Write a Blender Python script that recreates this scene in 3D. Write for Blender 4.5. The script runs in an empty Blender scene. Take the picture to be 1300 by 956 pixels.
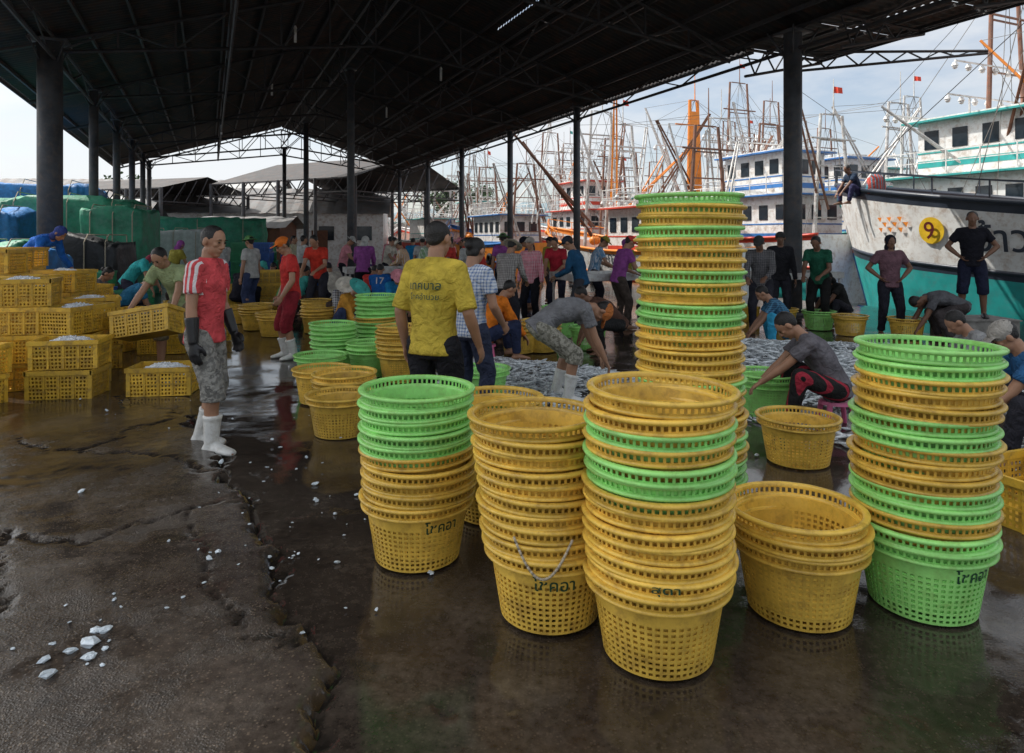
import bpy, math, random
import numpy as np
from mathutils import Vector as V, Matrix, Quaternion, noise as MN
random.seed(7); np.random.seed(7)
R=random.Random(11)
sc=bpy.context.scene
COL=sc.collection
TH=math.radians(23.95)
CS,SN=math.cos(TH),math.sin(TH)
def PS(p,s,z=0.0): return V((p*CS-s*SN, p*SN+s*CS, z))
# ---------------------------------------------------------------- materials
def nodes(name):
    m=bpy.data.materials.new(name); m.use_nodes=True
    nt=m.node_tree; b=nt.nodes['Principled BSDF']
    return m,nt,b
def N(nt,t,**k):
    n=nt.nodes.new(t)
    for a,v in k.items():
        if a in n.inputs: n.inputs[a].default_value=v
        else: setattr(n,a,v)
    return n
def rgba(c): return (c[0],c[1],c[2],1.0)
def ramp(nt,fac,stops):
    r=nt.nodes.new('ShaderNodeValToRGB'); e=r.color_ramp.elements
    cc=lambda c:(c,)*3+(1,) if isinstance(c,float) else rgba(c)
    e[0].position=stops[0][0]; e[0].color=cc(stops[0][1])
    e[1].position=stops[-1][0]; e[1].color=cc(stops[-1][1])
    for pos,c in stops[1:-1]:
        q=e.new(pos); q.color=cc(c)
    nt.links.new(fac,r.inputs[0]); return r.outputs[0]
_mc={}
def M(name,c,rough=.5,metal=0.,var=.25,scale=6.,bump=.1,bscale=60.,rnd=0.,dirt=None,dirt_amt=.5,spec=.5):
    if name in _mc: return _mc[name]
    m,nt,b=nodes(name); L=nt.links
    tc=N(nt,'ShaderNodeTexCoord'); vec=tc.outputs['Object']
    if rnd>0:
        oi=N(nt,'ShaderNodeObjectInfo'); ml=N(nt,'ShaderNodeMath',operation='MULTIPLY'); L.new(oi.outputs['Random'],ml.inputs[0]); ml.inputs[1].default_value=37.
        va=N(nt,'ShaderNodeVectorMath',operation='ADD'); L.new(vec,va.inputs[0]); L.new(ml.outputs[0],va.inputs[1]); vec=va.outputs[0]
    n1=N(nt,'ShaderNodeTexNoise',Scale=scale,Detail=5.,Roughness=.6); L.new(vec,n1.inputs['Vector'])
    lo=tuple(max(0,x*(1-var)) for x in c); hi=tuple(min(1,x*(1+var*.6)) for x in c)
    col=ramp(nt,n1.outputs['Fac'],[(.3,lo),(.7,hi)])
    if dirt:
        n2=N(nt,'ShaderNodeTexNoise',Scale=scale*2.3,Detail=6.,Roughness=.7); L.new(vec,n2.inputs['Vector'])
        f=ramp(nt,n2.outputs['Fac'],[(.48,0.),(.68,float(dirt_amt))])
        mx=N(nt,'ShaderNodeMixRGB'); L.new(f,mx.inputs[0]); L.new(col,mx.inputs[1]); mx.inputs[2].default_value=rgba(dirt); col=mx.outputs[0]
    if rnd>0:
        mr=N(nt,'ShaderNodeMapRange'); L.new(oi.outputs['Random'],mr.inputs[0])
        mr.inputs[3].default_value=1-rnd; mr.inputs[4].default_value=1+rnd*.5
        hs=N(nt,'ShaderNodeHueSaturation'); L.new(mr.outputs[0],hs.inputs['Value']); L.new(col,hs.inputs['Color']); col=hs.outputs[0]
    L.new(col,b.inputs['Base Color'])
    b.inputs['Metallic'].default_value=metal
    b.inputs['Specular IOR Level'].default_value=spec
    rr=ramp(nt,n1.outputs['Fac'],[(.3,max(.02,rough-.12)),(.7,min(1.,rough+.12))]); L.new(rr,b.inputs['Roughness'])
    if bump:
        n3=N(nt,'ShaderNodeTexNoise',Scale=bscale,Detail=3.); L.new(vec,n3.inputs['Vector'])
        bp=N(nt,'ShaderNodeBump',Strength=bump,Distance=.02); L.new(n3.outputs['Fac'],bp.inputs['Height']); L.new(bp.outputs[0],b.inputs['Normal'])
    _mc[name]=m; return m
def cloth(c,kind='plain',c2=(.8,.8,.8)):
    key='cloth_%s_%.3f_%.3f_%.3f'%((kind,)+tuple(c))+('%.2f'%c2[0] if kind!='plain' else '')
    if key in _mc: return _mc[key]
    m,nt,b=nodes(key); L=nt.links
    tc=N(nt,'ShaderNodeTexCoord')
    n1=N(nt,'ShaderNodeTexNoise',Scale=9.,Detail=4.); L.new(tc.outputs['Object'],n1.inputs['Vector'])
    lo=tuple(x*.65 for x in c); hi=tuple(min(1,x*1.2) for x in c)
    col=ramp(nt,n1.outputs['Fac'],[(.3,lo),(.7,hi)])
    sep=N(nt,'ShaderNodeSeparateXYZ'); L.new(tc.outputs['Object'],sep.inputs[0])
    def mth(op,a,bv=None,c_=None):
        q=N(nt,'ShaderNodeMath',operation=op)
        for i,z in enumerate((a,bv,c_)):
            if z is None: continue
            if isinstance(z,(int,float)): q.inputs[i].default_value=z
            else: L.new(z,q.inputs[i])
        return q.outputs[0]
    fac=None
    if kind=='plaid':
        def st(o,f,th): return mth('GREATER_THAN',mth('FRACT',mth('MULTIPLY',o,f)),th)
        a=mth('ADD',st(sep.outputs[0],36,.6),st(sep.outputs[2],36,.6)); fac=mth('MULTIPLY',a,.5)
    elif kind=='hstripe':
        fac=mth('GREATER_THAN',mth('FRACT',mth('MULTIPLY',sep.outputs[0],13)),.7)
    elif kind=='sport':
        ax=mth('ABSOLUTE',sep.outputs[0])
        w=mth('GREATER_THAN',mth('FRACT',mth('MULTIPLY',sep.outputs[1],26.)),.55)
        e=mth('GREATER_THAN',ax,.135); t=mth('GREATER_THAN',sep.outputs[2],1.16)
        fac=mth('MULTIPLY',mth('MULTIPLY',w,e),t)
    elif kind=='camo':
        v=N(nt,'ShaderNodeTexNoise',Scale=30.,Detail=3.); L.new(tc.outputs['Object'],v.inputs['Vector'])
        fac=ramp(nt,v.outputs['Fac'],[(.46,0.),(.52,.8)])
    if fac is not None:
        mx=N(nt,'ShaderNodeMixRGB'); L.new(fac,mx.inputs[0]); L.new(col,mx.inputs[1]); mx.inputs[2].default_value=rgba(c2); col=mx.outputs[0]
    L.new(col,b.inputs['Base Color']); b.inputs['Roughness'].default_value=.85; b.inputs['Specular IOR Level'].default_value=.2
    n3=N(nt,'ShaderNodeTexNoise',Scale=14.,Detail=3.); n3.inputs['Distortion'].default_value=1.4; L.new(tc.outputs['Object'],n3.inputs['Vector'])
    bp=N(nt,'ShaderNodeBump',Strength=.7,Distance=.045); L.new(n3.outputs['Fac'],bp.inputs['Height']); L.new(bp.outputs[0],b.inputs['Normal'])
    _mc[key]=m; return m
mY=M('yellow_plastic',(.84,.54,.085),.34,var=.26,scale=6,bump=.06,rnd=.22,dirt=(.30,.16,.04),dirt_amt=.6)
mG=M('green_plastic',(.36,.82,.22),.33,var=.2,scale=6,bump=.06,rnd=.16,dirt=(.24,.36,.09),dirt_amt=.5)
mCY=M('crate_yellow',(.80,.49,.05),.42,var=.25,scale=5,bump=.05,rnd=.28,dirt=(.2,.12,.05),dirt_amt=.7)
mCG=M('crate_green',(.05,.32,.14),.42,rnd=.2)
mCB=M('crate_blue',(.03,.12,.42),.42,rnd=.2)
mInk=M('ink_green',(.01,.06,.03),.5,bump=0)
mSteel=M('dark_steel',(.05,.05,.055),.6,var=.4,dirt=(.10,.05,.03))
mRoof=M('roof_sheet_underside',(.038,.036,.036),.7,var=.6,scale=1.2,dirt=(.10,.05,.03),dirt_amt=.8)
mCol=M('column_paint',(.08,.085,.095),.6,var=.5,scale=3,dirt=(.17,.12,.09))
mConc=M('concrete_block',(.24,.23,.21),.8,var=.4,dirt=(.08,.07,.06))
mWhite=M('white_paint',(.78,.78,.76),.4,var=.15,scale=2,dirt=(.36,.24,.15),dirt_amt=.65)
mTurq=M('turquoise_paint',(.03,.36,.34),.4,var=.25,scale=2,dirt=(.1,.2,.2))
mBlue=M('blue_paint',(.04,.18,.48),.4,var=.2,scale=2)
mRed=M('red_paint',(.62,.06,.03),.4,var=.2,scale=2)
mOrange=M('orange_paint',(.85,.27,.03),.45,var=.2,scale=3)
mRust=M('rusty_brown',(.16,.07,.04),.8,var=.4,scale=4)
mDarkHull=M('dark_hull',(.03,.04,.06),.4,var=.3,scale=2)
mPole=M('galvanised_pole',(.62,.62,.6),.45,metal=.1,var=.3,scale=3,dirt=(.25,.13,.07),dirt_amt=.7)
mPoleD=M('weathered_pole',(.24,.13,.09),.7,var=.4,scale=3,dirt=(.35,.1,.05))
mRope=M('rope',(.46,.40,.30),.9,bump=.4)
mLine=M('rigging_line',(.14,.13,.12),.8,bump=0)
mGlass=M('dark_glass',(.02,.03,.04),.08,bump=0,var=.1)
mTyre=M('tyre_rubber',(.02,.02,.02),.8)
mSkin=M('skin',(.38,.20,.12),.5,var=.16,scale=8,bump=.05)
mSkinD=M('skin_dark',(.20,.10,.06),.55,var=.12,scale=8,bump=.05)
mHair=M('black_hair',(.012,.010,.009),.45,bump=.5,bscale=120)
mEye=M('eye_dark',(.02,.012,.01),.15,bump=0)
mBoot=M('white_rubber',(.74,.74,.71),.35,var=.12,dirt=(.3,.25,.18))
mBlackR=M('black_rubber',(.015,.015,.017),.4)
mIce=M('ice',(.68,.76,.82),.1,var=.3,scale=25,bump=.4,bscale=40)
mIceH=M('crushed_ice',(.8,.84,.87),.4,var=.12,bump=.9,bscale=70)
mFish=M('fish_silver',(.70,.74,.78),.3,metal=.05,var=.55,scale=22,bump=.05,spec=.8)
mPink=M('pink_plastic',(.75,.16,.33),.4)
# ---------------------------------------------------------------- mesh builder
class MB:
    def __init__(s): s.v=[];s.f=[];s.m=[]
    def add(s,vs,fs,mi=0):
        o=len(s.v); s.v+= [tuple(x) for x in vs]; s.f+=[tuple(i+o for i in f) for f in fs]; s.m+=[mi]*len(fs)
    def box(s,c,sz,rot=None,mi=0):
        c=V(c); h=V(sz)*.5; vs=[]
        for x in(-1,1):
            for y in(-1,1):
                for z in(-1,1):
                    q=V((x*h.x,y*h.y,z*h.z)); 
                    if rot is not None: q=rot@q
                    vs.append(c+q)
        s.add(vs,[(0,1,3,2),(4,6,7,5),(0,4,5,1),(2,3,7,6),(0,2,6,4),(1,5,7,3)],mi)
    def tube(s,a,b,r0,r1=None,n=8,mi=0,caps=True):
        a=V(a);b=V(b); r1=r0 if r1 is None else r1
        d=(b-a)
        if d.length<1e-6: return
        d.normalize(); u=d.orthogonal().normalized(); w=d.cross(u)
        vs=[]
        for c,r in((a,r0),(b,r1)):
            for i in range(n):
                t=2*math.pi*i/n; vs.append(c+u*(math.cos(t)*r)+w*(math.sin(t)*r))
        fs=[(i,(i+1)%n,n+(i+1)%n,n+i) for i in range(n)]
        if caps: fs+=[tuple(range(n))[::-1],tuple(range(n,2*n))]
        s.add(vs,fs,mi)
    def loft(s,rings,caps=True,mi=0,closed=False):
        n=len(rings[0]); vs=[p for r in rings for p in r]; fs=[]
        for j in range(len(rings)-1):
            for i in range(n): fs.append((j*n+i,j*n+(i+1)%n,(j+1)*n+(i+1)%n,(j+1)*n+i))
        if caps: fs+=[tuple(range(n))[::-1],tuple(range((len(rings)-1)*n,len(rings)*n))]
        s.add(vs,fs,mi)
    def eloft(s,spec,n=14,mi=0,caps=True):
        s.loft([[c+ax*math.cos(2*math.pi*i/n)+ay*math.sin(2*math.pi*i/n) for i in range(n)] for c,ax,ay in spec],caps,mi)
    def ell(s,c,ax,ay,az,n=12,m=8,mi=0):
        c=V(c)
        rg=[]
        for j in range(1,m):
            t=math.pi*j/m; rg.append([c+ax*(math.sin(t)*math.cos(2*math.pi*i/n))+ay*(math.sin(t)*math.sin(2*math.pi*i/n))-az*math.cos(t) for i in range(n)])
        vs=[p for r in rg for p in r]+[c-az,c+az]; fs=[]; k=len(vs)
        for j in range(len(rg)-1):
            for i in range(n): fs.append((j*n+i,j*n+(i+1)%n,(j+1)*n+(i+1)%n,(j+1)*n+i))
        for i in range(n):
            fs.append((k-2,(i+1)%n,i)); fs.append((k-1,(m-2)*n+i,(m-2)*n+(i+1)%n))
        s.add(vs,fs,mi)
    def sph(s,c,r,n=10,m=7,mi=0): s.ell(c,V((r,0,0)),V((0,r,0)),V((0,0,r)),n,m,mi)
    def torus(s,c,R0,r,n=32,k=8,axis='z',mi=0):
        rg=[]
        c=V(c)
        for i in range(n):
            t=2*math.pi*i/n; q=[]
            for j in range(k):
                a=2*math.pi*j/k; rr=R0+r*math.cos(a); z=r*math.sin(a)
                p=(rr*math.cos(t),rr*math.sin(t),z)
                if axis=='x': p=(z,rr*math.cos(t),rr*math.sin(t))
                q.append(c+V(p))
            rg.append(q)
        rg.append(rg[0]); s.loft(rg,False,mi)
    def mesh(s,name,mats,smooth=False):
        me=bpy.data.meshes.new(name); me.from_pydata(s.v,[],s.f)
        if not isinstance(mats,(list,tuple)): mats=[mats]
        for m in mats: me.materials.append(m)
        if len(mats)>1: me.polygons.foreach_set('material_index',s.m)
        if smooth: me.polygons.foreach_set('use_smooth',[True]*len(me.polygons))
        me.update(); return me
    def obj(s,name,mats,parent=None,smooth=False,loc=None):
        return O(name,s.mesh(name,mats,smooth),parent,loc)
def O(name,data,parent=None,loc=None,rot=None):
    o=bpy.data.objects.new(name,data); COL.objects.link(o)
    if parent is not None: o.parent=parent
    if loc is not None: o.location=loc
    if rot is not None: o.rotation_euler=rot
    return o
def top(o,label,cat,group=None,kind=None):
    if kind!='structure': o['label']=label; o['category']=cat
    if group: o['group']=group
    if kind: o['kind']=kind
    return o
def bake(o):
    bpy.context.view_layer.update()
    dg=bpy.context.evaluated_depsgraph_get()
    me=bpy.data.meshes.new_from_object(o.evaluated_get(dg)); return me
# ---------------------------------------------------------------- text
def text2d(body,size,off=.008):
    c=bpy.data.curves.new('txt','FONT'); c.body=body; c.size=size; c.align_x='CENTER'; c.align_y='CENTER'; c.offset=size*off
    o=O('txt',c); me=bake(o)
    vs=[v.co.copy() for v in me.vertices]; fs=[tuple(p.vertices) for p in me.polygons]
    bpy.data.objects.remove(o)
    cy=(max(v.y for v in vs)+min(v.y for v in vs))/2
    for v in vs: v.y-=cy
    return vs,fs
T_chok2=text2d('โชคอา',.072); T_suda=text2d('สุดา',.066)
T_9=text2d('9',.56); T_boat=text2d('จ้าวสมุทร',.80); T_boat2=text2d('โชคสุภาพร',.7); T_17=text2d('17',.2)
T_sh1=text2d('เทศบาล',.075); T_sh2=text2d('โชคอำนวย',.05)
def mapped(t,fn,name,mat,parent):
    mb=MB(); mb.add([fn(v.x,v.y) for v in t[0]],t[1]); return mb.obj(name,mat,parent)
# ---------------------------------------------------------------- basket prototypes
def holes(mb,fn,nu,nv,bar,closed_u,mi=0,vbar=None):
    vbar=bar if vbar is None else vbar
    us=[];
    for i in range(nu): us+=[i/nu,(i+bar)/nu]
    if not closed_u: us.append(1.0); us.append(1.0+bar/nu)
    vs=[]
    for j in range(nv): vs+=[j/nv*(1-vbar/nv),(j+vbar)/nv*(1-vbar/nv)]
    vs+= [1-vbar/nv,1.0]
    nU=len(us); nV=len(vs)
    if not closed_u: us=[u/(1+bar/nu) for u in us]
    pts=[fn(u,v) for v in vs for u in us]; fs=[]
    lim=nU if closed_u else nU-1
    for j in range(nV-1):
        for i in range(lim):
            if i%2==1 and j%2==1: continue
            fs.append((j*nU+i,j*nU+(i+1)%nU,(j+1)*nU+(i+1)%nU,(j+1)*nU+i))
    mb.add(pts,fs,mi)
def solid(mb,mat,th,smooth=False,off=0):
    o=mb.obj('tmp',mat,None,smooth); md=o.modifiers.new('s','SOLIDIFY'); md.thickness=th; md.offset=off
    me=bake(o); bpy.data.objects.remove(o); return me
BH=.33; PITCH=.0578
def ringfn(r0,z0,r1,z1):
    def f(u,v):
        r=r0+(r1-r0)*v; return V((r*math.cos(2*math.pi*u),r*math.sin(2*math.pi*u),z0+(z1-z0)*v))
    return f
def basket_meshes(mat):
    mb=MB(); holes(mb,ringfn(.208,.008,.243,.222),54,9,.42,True)
    n=54
    def band(r0,z0,r1,z1): 
        mb.loft([[V((r*math.cos(2*math.pi*i/n),r*math.sin(2*math.pi*i/n),z)) for i in range(n)] for r,z in((r0,z0),(r1,z1))],False)
    band(.243,.222,.252,.272)
    band(.207,.008,.19,.004)
    for k in range(-6,7):
        y=k*.03; w=math.sqrt(max(.19**2-y*y,0)); mb.add([(-w,y-.007,.006),(w,y-.007,.006),(w,y+.007,.006),(-w,y+.007,.006)],[(0,1,2,3)])
        mb.add([(y-.007,-w,.010),(y+.007,-w,.010),(y+.007,w,.010),(y-.007,w,.010)],[(0,1,2,3)])
    body=solid(mb,mat,.0045)
    rb=MB(); n=72
    def prof(pts):
        rb.loft([[V((r*math.cos(2*math.pi*i/n),r*math.sin(2*math.pi*i/n),z)) for i in range(n)] for r,z in pts],False)
    prof([(.254,.268),(.276,.2685),(.282,.272),(.282,.279),(.277,.284),(.262,.285),(.254,.285),(.254,.268)])
    prof([(.262,.311),(.283,.310),(.289,.313),(.2925,.319),(.292,.325),(.287,.3295),(.279,.331),(.268,.330),(.2615,.326),(.262,.311)])
    rm=rb.mesh('rim',mat,True)
    b2=MB(); holes(b2,ringfn(.2635,.284,.266,.312),64,1,.40,True,vbar=.12)
    sm=solid(b2,mat,.005)
    j=MB(); 
    for me in(rm,sm): j.add([v.co for v in me.vertices],[tuple(p.vertices) for p in me.polygons])
    nr=len(rm.polygons)
    out=j.mesh('rim',mat,True); fl=[i<nr for i in range(len(out.polygons))]; out.polygons.foreach_set('use_smooth',fl)
    return body,out
BM={'Y':basket_meshes(mY),'G':basket_meshes(mG)}
CN={'Y':'yellow','G':'lime green'}
def basket(x,y,z,c,label,group,rz=None,tilt=(0,0)):
    b=O('basket',BM[c][0],None,(x,y,z),(tilt[0],tilt[1],R.uniform(0,6.28) if rz is None else rz))
    O('rim',BM[c][1],b); top(b,label,'basket',group); return b
def stack(x,y,cols,where,pitch=PITCH,lean=(0,0),jit=.008,face=None):
    out=[]; cols=cols[::-1]
    for i,c in enumerate(cols):
        ox=R.uniform(-jit,jit)+lean[0]*i; oy=R.uniform(-jit,jit)+lean[1]*i
        pos='bottom of' if i==0 else ('top of' if i==len(cols)-1 else 'nested in')
        lb='%s plastic basket, %s stack %s'%(CN[c],pos,where) if len(cols)>1 else '%s plastic slotted basket %s'%(CN[c],where)
        t=(R.uniform(-.02,.02),R.uniform(-.02,.02)) if i else (0,0)
        out.append(basket(x+ox,y+oy,i*pitch+.003,c,lb,'round plastic fish baskets',(0.0 if i<4 else None) if face is not None else None,t))
    return out
def basket_text(b,t,zc,r,deg,sx=1.0):
    ang=math.radians(deg)
    def fn(x,y):
        a=ang+x*sx/r; z=zc+y; rr=.2085+(z-.008)*.1665+.004; return V((rr*math.cos(a),rr*math.sin(a),z))
    mapped(t,fn,'printed_lettering',mInk,b)
def band_text(b,t,deg):
    a0=math.radians(deg); mapped(t,lambda x,y:V((.2955*math.cos(a0+x/.29),.2955*math.sin(a0+x/.29),.309+y*.58)),'printed_lettering',mInk,b)
A=stack(.568,2.66,'YYGYGGYYYYYYY','on wet floor',face=1,lean=(.0002,0))
band_text(A[1],T_suda,-98)
B_=stack(.165,2.95,'YYYYYYYYYY','on wet floor',face=1,lean=(-.007,0))
basket_text(B_[0],T_chok2,.228,.25,-88)
C_=stack(-.477,3.45,'GGGGGYYYYY','on wet floor',face=1)
basket_text(C_[0],T_chok2,.228,.25,-54)
rp=MB(); pts=[]
for i in range(21):
    t=math.pi*(i/20.); a=math.radians(-96)+(t/math.pi-.5)*.8; pts.append(V((.297*math.cos(a),.297*math.sin(a),.30-.15*math.sin(t))))
for a,b in zip(pts[:-1],pts[1:]): rp.tube(a,b,.0055,n=6)
rp.obj('rope_handle',mRope,B_[2],True)
D_=stack(.975,3.72,'GYYGYYYGYYGGYYYYYGYYYYGYGGG','on wet floor',face=1,lean=(-.0003,0))
E_=stack(1.80,3.0,'GGYYYGGYYYGGYGG','on wet floor',face=1,lean=(.0018,0))
basket_text(E_[0],T_chok2,.228,.25,-72)
F_=stack(1.235,2.95,'YYY','on wet floor')
stack(2.05,4.9,'Y','beside the sorters')
stack(-.10,3.98,'YGYYGYY','on wet floor')
for x,y,c in [(-1.40,5.6,'Y'),(-1.52,6.2,'YY'),(-1.86,6.7,'Y'),(-2.2,8.4,'GGGGG'),(-1.8,9.1,'GGGGGYGGGG'),(-1.66,8.0,'GG'),(-1.25,7.7,'YYYYYY'),
    (-4.5,12,'YYY'),(-3.9,11.2,'YY'),(-3.3,11.6,'YYY'),(-2.9,12.6,'YYYY'),(-.3,6.7,'G'),(.1,9.6,'YY'),(.42,9.7,'YYY'),(.75,11,'GGGG'),
    (2.3,6.2,'GG'),(5.4,12.0,'G'),(5.6,11.3,'Y'),(4.9,12.4,'Y'),(-2.1,7.5,'G'),(-3.7,12.9,'YYY'),(-.9,9.2,'Y'),(1.1,9.9,'G'),(-2.3,13.5,'YG'),(-1.5,12.2,'GG'),
    (2.25,10.3,'GY'),(6.3,10.9,'Y'),(-5.1,12.9,'Y'),(-.55,10.6,'YY')]:
    stack(x,y,c,'on market floor')
# ---------------------------------------------------------------- crates
CL,CW,CH=.60,.40,.29
def crate_meshes(mat):
    mb=MB()
    L2,W2=CL/2,CW/2; z0,z1=.0,CH-.045
    def side(ax,sg):
        ln=L2 if ax=='x' else W2
        def f(u,v):
            a=(-ln+2*ln*u); k=1-.06*(1-v)
            z=z0+(z1-z0)*v
            return V((a*k,sg*W2*k,z)) if ax=='x' else V((sg*L2*k,a*k,z))
        return f
    for sg in(-1,1):
        holes(mb,side('x',sg),17,6,.45,False); holes(mb,side('y',sg),11,6,.45,False)
    mb.add([(-L2*.94,-W2*.94,.003),(L2*.94,-W2*.94,.003),(L2*.94,W2*.94,.003),(-L2*.94,W2*.94,.003)],[(0,1,2,3)])
    body=solid(mb,mat,.005)
    rb=MB()
    for z,h,e in((CH-.022,.044,.012),(CH*.42,.016,.003)):
        k=1 if z>.2 else .965
        for sg in(-1,1):
            rb.box((0,sg*(W2*k+e/2),z),(CL*k+2*e-.004,.014+e,h)); rb.box((sg*(L2*k+e/2),0,z),(.014+e,CW*k+2*e+.014,h-.001))
    for sx in(-1,1):
        for sy in(-1,1): rb.box((sx*(L2-.012),sy*(W2-.010),CH*.45),(.04,.036,CH*.9-.01))
    for sx in(-.45,0,.45):
        for sy in(-1,1): rb.box((sx*L2,sy*(W2*.985+.004),CH*.45),(.016,.012,CH*.82))
    return body,rb.mesh('rim',mat)
CM={'yellow':crate_meshes(mCY),'green':crate_meshes(mCG),'blue':crate_meshes(mCB)}
def ice_heap(seed,lx=.25,ly=.16,h=.11):
    rr=random.Random(seed); mb=MB(); n=14
    g=[[V((-lx+2*lx*i/n,-ly+2*ly*j/n,.20+h*math.cos((i/n-.5)*2.6)*math.cos((j/n-.5)*2.6)+rr.uniform(-.012,.012))) for i in range(n+1)] for j in range(n+1)]
    vs=[p for r in g for p in r]; fs=[(j*(n+1)+i,j*(n+1)+i+1,(j+1)*(n+1)+i+1,(j+1)*(n+1)+i) for j in range(n) for i in range(n)]
    mb.add(vs,fs)
    for _ in range(70):
        x,y=rr.uniform(-lx,lx)*.9,rr.uniform(-ly,ly)*.9; z=.20+h*math.cos(x/lx*1.3)*math.cos(y/ly*1.3)
        q=Quaternion((rr.random(),rr.random(),rr.random(),rr.random())).normalized().to_matrix(); s=rr.uniform(.012,.03)
        mb.box((x,y,z),(s,s*.8,s*.6),q)
    return mb.mesh('crushed_ice',mIceH)
ICEH=[ice_heap(1),ice_heap(2)]
def crate(x,y,z,c,rz,where,ice=False,tilt=(0,0)):
    b=O('crate',CM[c][0],None,(x,y,z),(tilt[0],tilt[1],math.radians(rz))); O('rim',CM[c][1],b)
    top(b,'%s slatted fish crate %s%s'%(c,'full of ice ' if ice else '',where),'crate','plastic fish crates')
    if ice:
        h=O('crushed_ice',ICEH[R.randint(0,1)],None); h.matrix_world=Matrix.Translation((x,y,z))@b.rotation_euler.to_matrix().to_4x4()
        top(h,'heap of crushed ice in a yellow crate','ice','heaps of crushed ice')
    return b
def cstack(x,y,n,c='yellow',rz=0,ice=False,where='stacked on market floor'):
    for i in range(n): crate(x+R.uniform(-.03,.03),y+R.uniform(-.03,.03),i*(CH+.004),c,rz+R.uniform(-7,7),where,ice and i==n-1)
cstack(-4.5,6.95,2,rz=12,ice=True); crate(-4.72,7.4,.59,'yellow',80,'on other crates',True)
crate(-4.75,7.38,.0,'yellow',10,'on the market floor');crate(-4.78,7.38,.295,'yellow',10,'on another crate')
cstack(-5.25,7.3,4,rz=20,ice=True); cstack(-5.7,8.0,4,rz=-10); cstack(-6.35,8.3,5,rz=5); cstack(-5.2,8.4,3,rz=30,ice=True); cstack(-6.9,9.2,5,rz=12); cstack(-6.1,9.3,4,rz=-5,ice=True)
cstack(-5.25,6.5,2,rz=-15,ice=True)
cstack(-5.6,9.9,2,rz=80); cstack(-4.85,9.6,1,rz=10,ice=True); cstack(-7.4,10.2,5,rz=0); cstack(-5.3,11.1,2,rz=30); cstack(-6.6,10.6,3,rz=60)
crate(-3.60,7.1,.0,'yellow',8,'on wet floor',True)
crate(-4.75,10.6,.0,'yellow',50,'on the wet floor beside workers')
crate(-4.02,7.55,.52,'yellow',4,'held by worker',True,(math.radians(-14),math.radians(-9)))
crate(-5.0,5.95,0,'green',75,'beside yellow crates')
crate(2.98,3.95,.0,'yellow',20,'on the wet floor')
for i,(px,c,n) in enumerate([(-8.7,'green',5),(-8.05,'blue',5),(-8.7,'green',4),(-8.1,'green',5),(-7.4,'blue',4),(-9.4,'blue',4),(-10.1,'blue',3),(-6.8,'green',3)]):
    cstack(px,22+ (i//2)*.5,n,c,rz=5,where='stacked beside the crowd')
cstack(-5.5,15.5,3,rz=20); cstack(-6.3,15.0,2,rz=0); cstack(-4.4,16,2,'blue',rz=40); cstack(-1.9,15.2,2,rz=10); cstack(4.4,13.2,1,rz=15); cstack(-7.5,13.5,2,'green',rz=0)
cstack(-9.9,14.6,4,'blue',rz=10); cstack(-9.2,15.1,3,'green',rz=-8); cstack(-8.6,14.2,2,'blue',rz=20)
# ---------------------------------------------------------------- ground
def vnoise(x,y,sc_,seed):
    rs=np.random.RandomState(seed); T=rs.rand(256,256)
    X=x*sc_; Y=y*sc_; xi=np.floor(X).astype(int); yi=np.floor(Y).astype(int); fx=X-xi; fy=Y-yi
    fx=fx*fx*(3-2*fx); fy=fy*fy*(3-2*fy)
    a=T[xi%256,yi%256]; b=T[(xi+1)%256,yi%256]; c=T[xi%256,(yi+1)%256]; d=T[(xi+1)%256,(yi+1)%256]
    return (a*(1-fx)+b*fx)*(1-fy)+(c*(1-fx)+d*fx)*fy
def fb(x,y,s,seed,o=4):
    r=0;a=.5
    for i in range(o): r=r+a*vnoise(x,y,s*2**i,seed+i); a*=.5
    return r
EDGE=14.3
ps=np.concatenate([[-400,-200,-100,-60,-40,-25,-15,-10,-7,-5],np.arange(-4,5.0,.024),np.arange(5.2,EDGE,.4),[EDGE,EDGE+.03,EDGE+.06]])
ss=np.concatenate([[-60,-30,-15,-8,-4,-2,-1],np.arange(0,8.0,.024),np.arange(8.1,14,.15),np.arange(14.5,46,1.0),[50,60,80,110,160,250,500]])
P_,S_=np.meshgrid(ps,ss); Xw=P_*CS-S_*SN; Yw=P_*SN+S_*CS
main=[(-4.6,7.4),(-3.6,6.6),(-2.9,6.1),(-2.43,5.4),(-2.2,5.1),(-1.9,4.52),(-1.57,4.12),(-1.36,3.68),(-1.17,3.33),(-1.07,3.03),(-.97,2.79),(-.80,2.63),(-.73,2.46),(-.61,2.12),(-.5,1.5),(-.4,.4)]
sides=[[(-1.91,4.0),(-1.55,3.49),(-1.29,3.03),(-1.09,2.71),(-.85,2.66)],[(-3.9,3.7),(-2.69,3.58),(-2.21,3.49),(-1.95,4.05),(-1.57,4.12)],[(-3.9,5.3),(-3.2,5.0),(-2.5,4.83),(-1.9,4.5)],[(-2.69,3.58),(-2.2,2.9),(-1.9,2.3),(-1.7,1.6)],
       [(-3.2,5.0),(-3.0,5.9),(-3.3,6.6)],[(-.75,2.5),(.2,2.3),(1.2,2.2),(2.4,2.3)],[(-1.2,3.4),(-.2,3.55),(.8,3.4)]]
wx=Xw+(fb(Xw,Yw,3.5,3)-.47)*.30+(fb(Xw,Yw,14,9)-.47)*.13; wy=Yw+(fb(Xw,Yw,3.5,33)-.47)*.30+(fb(Xw,Yw,14,39)-.47)*.13
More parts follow.
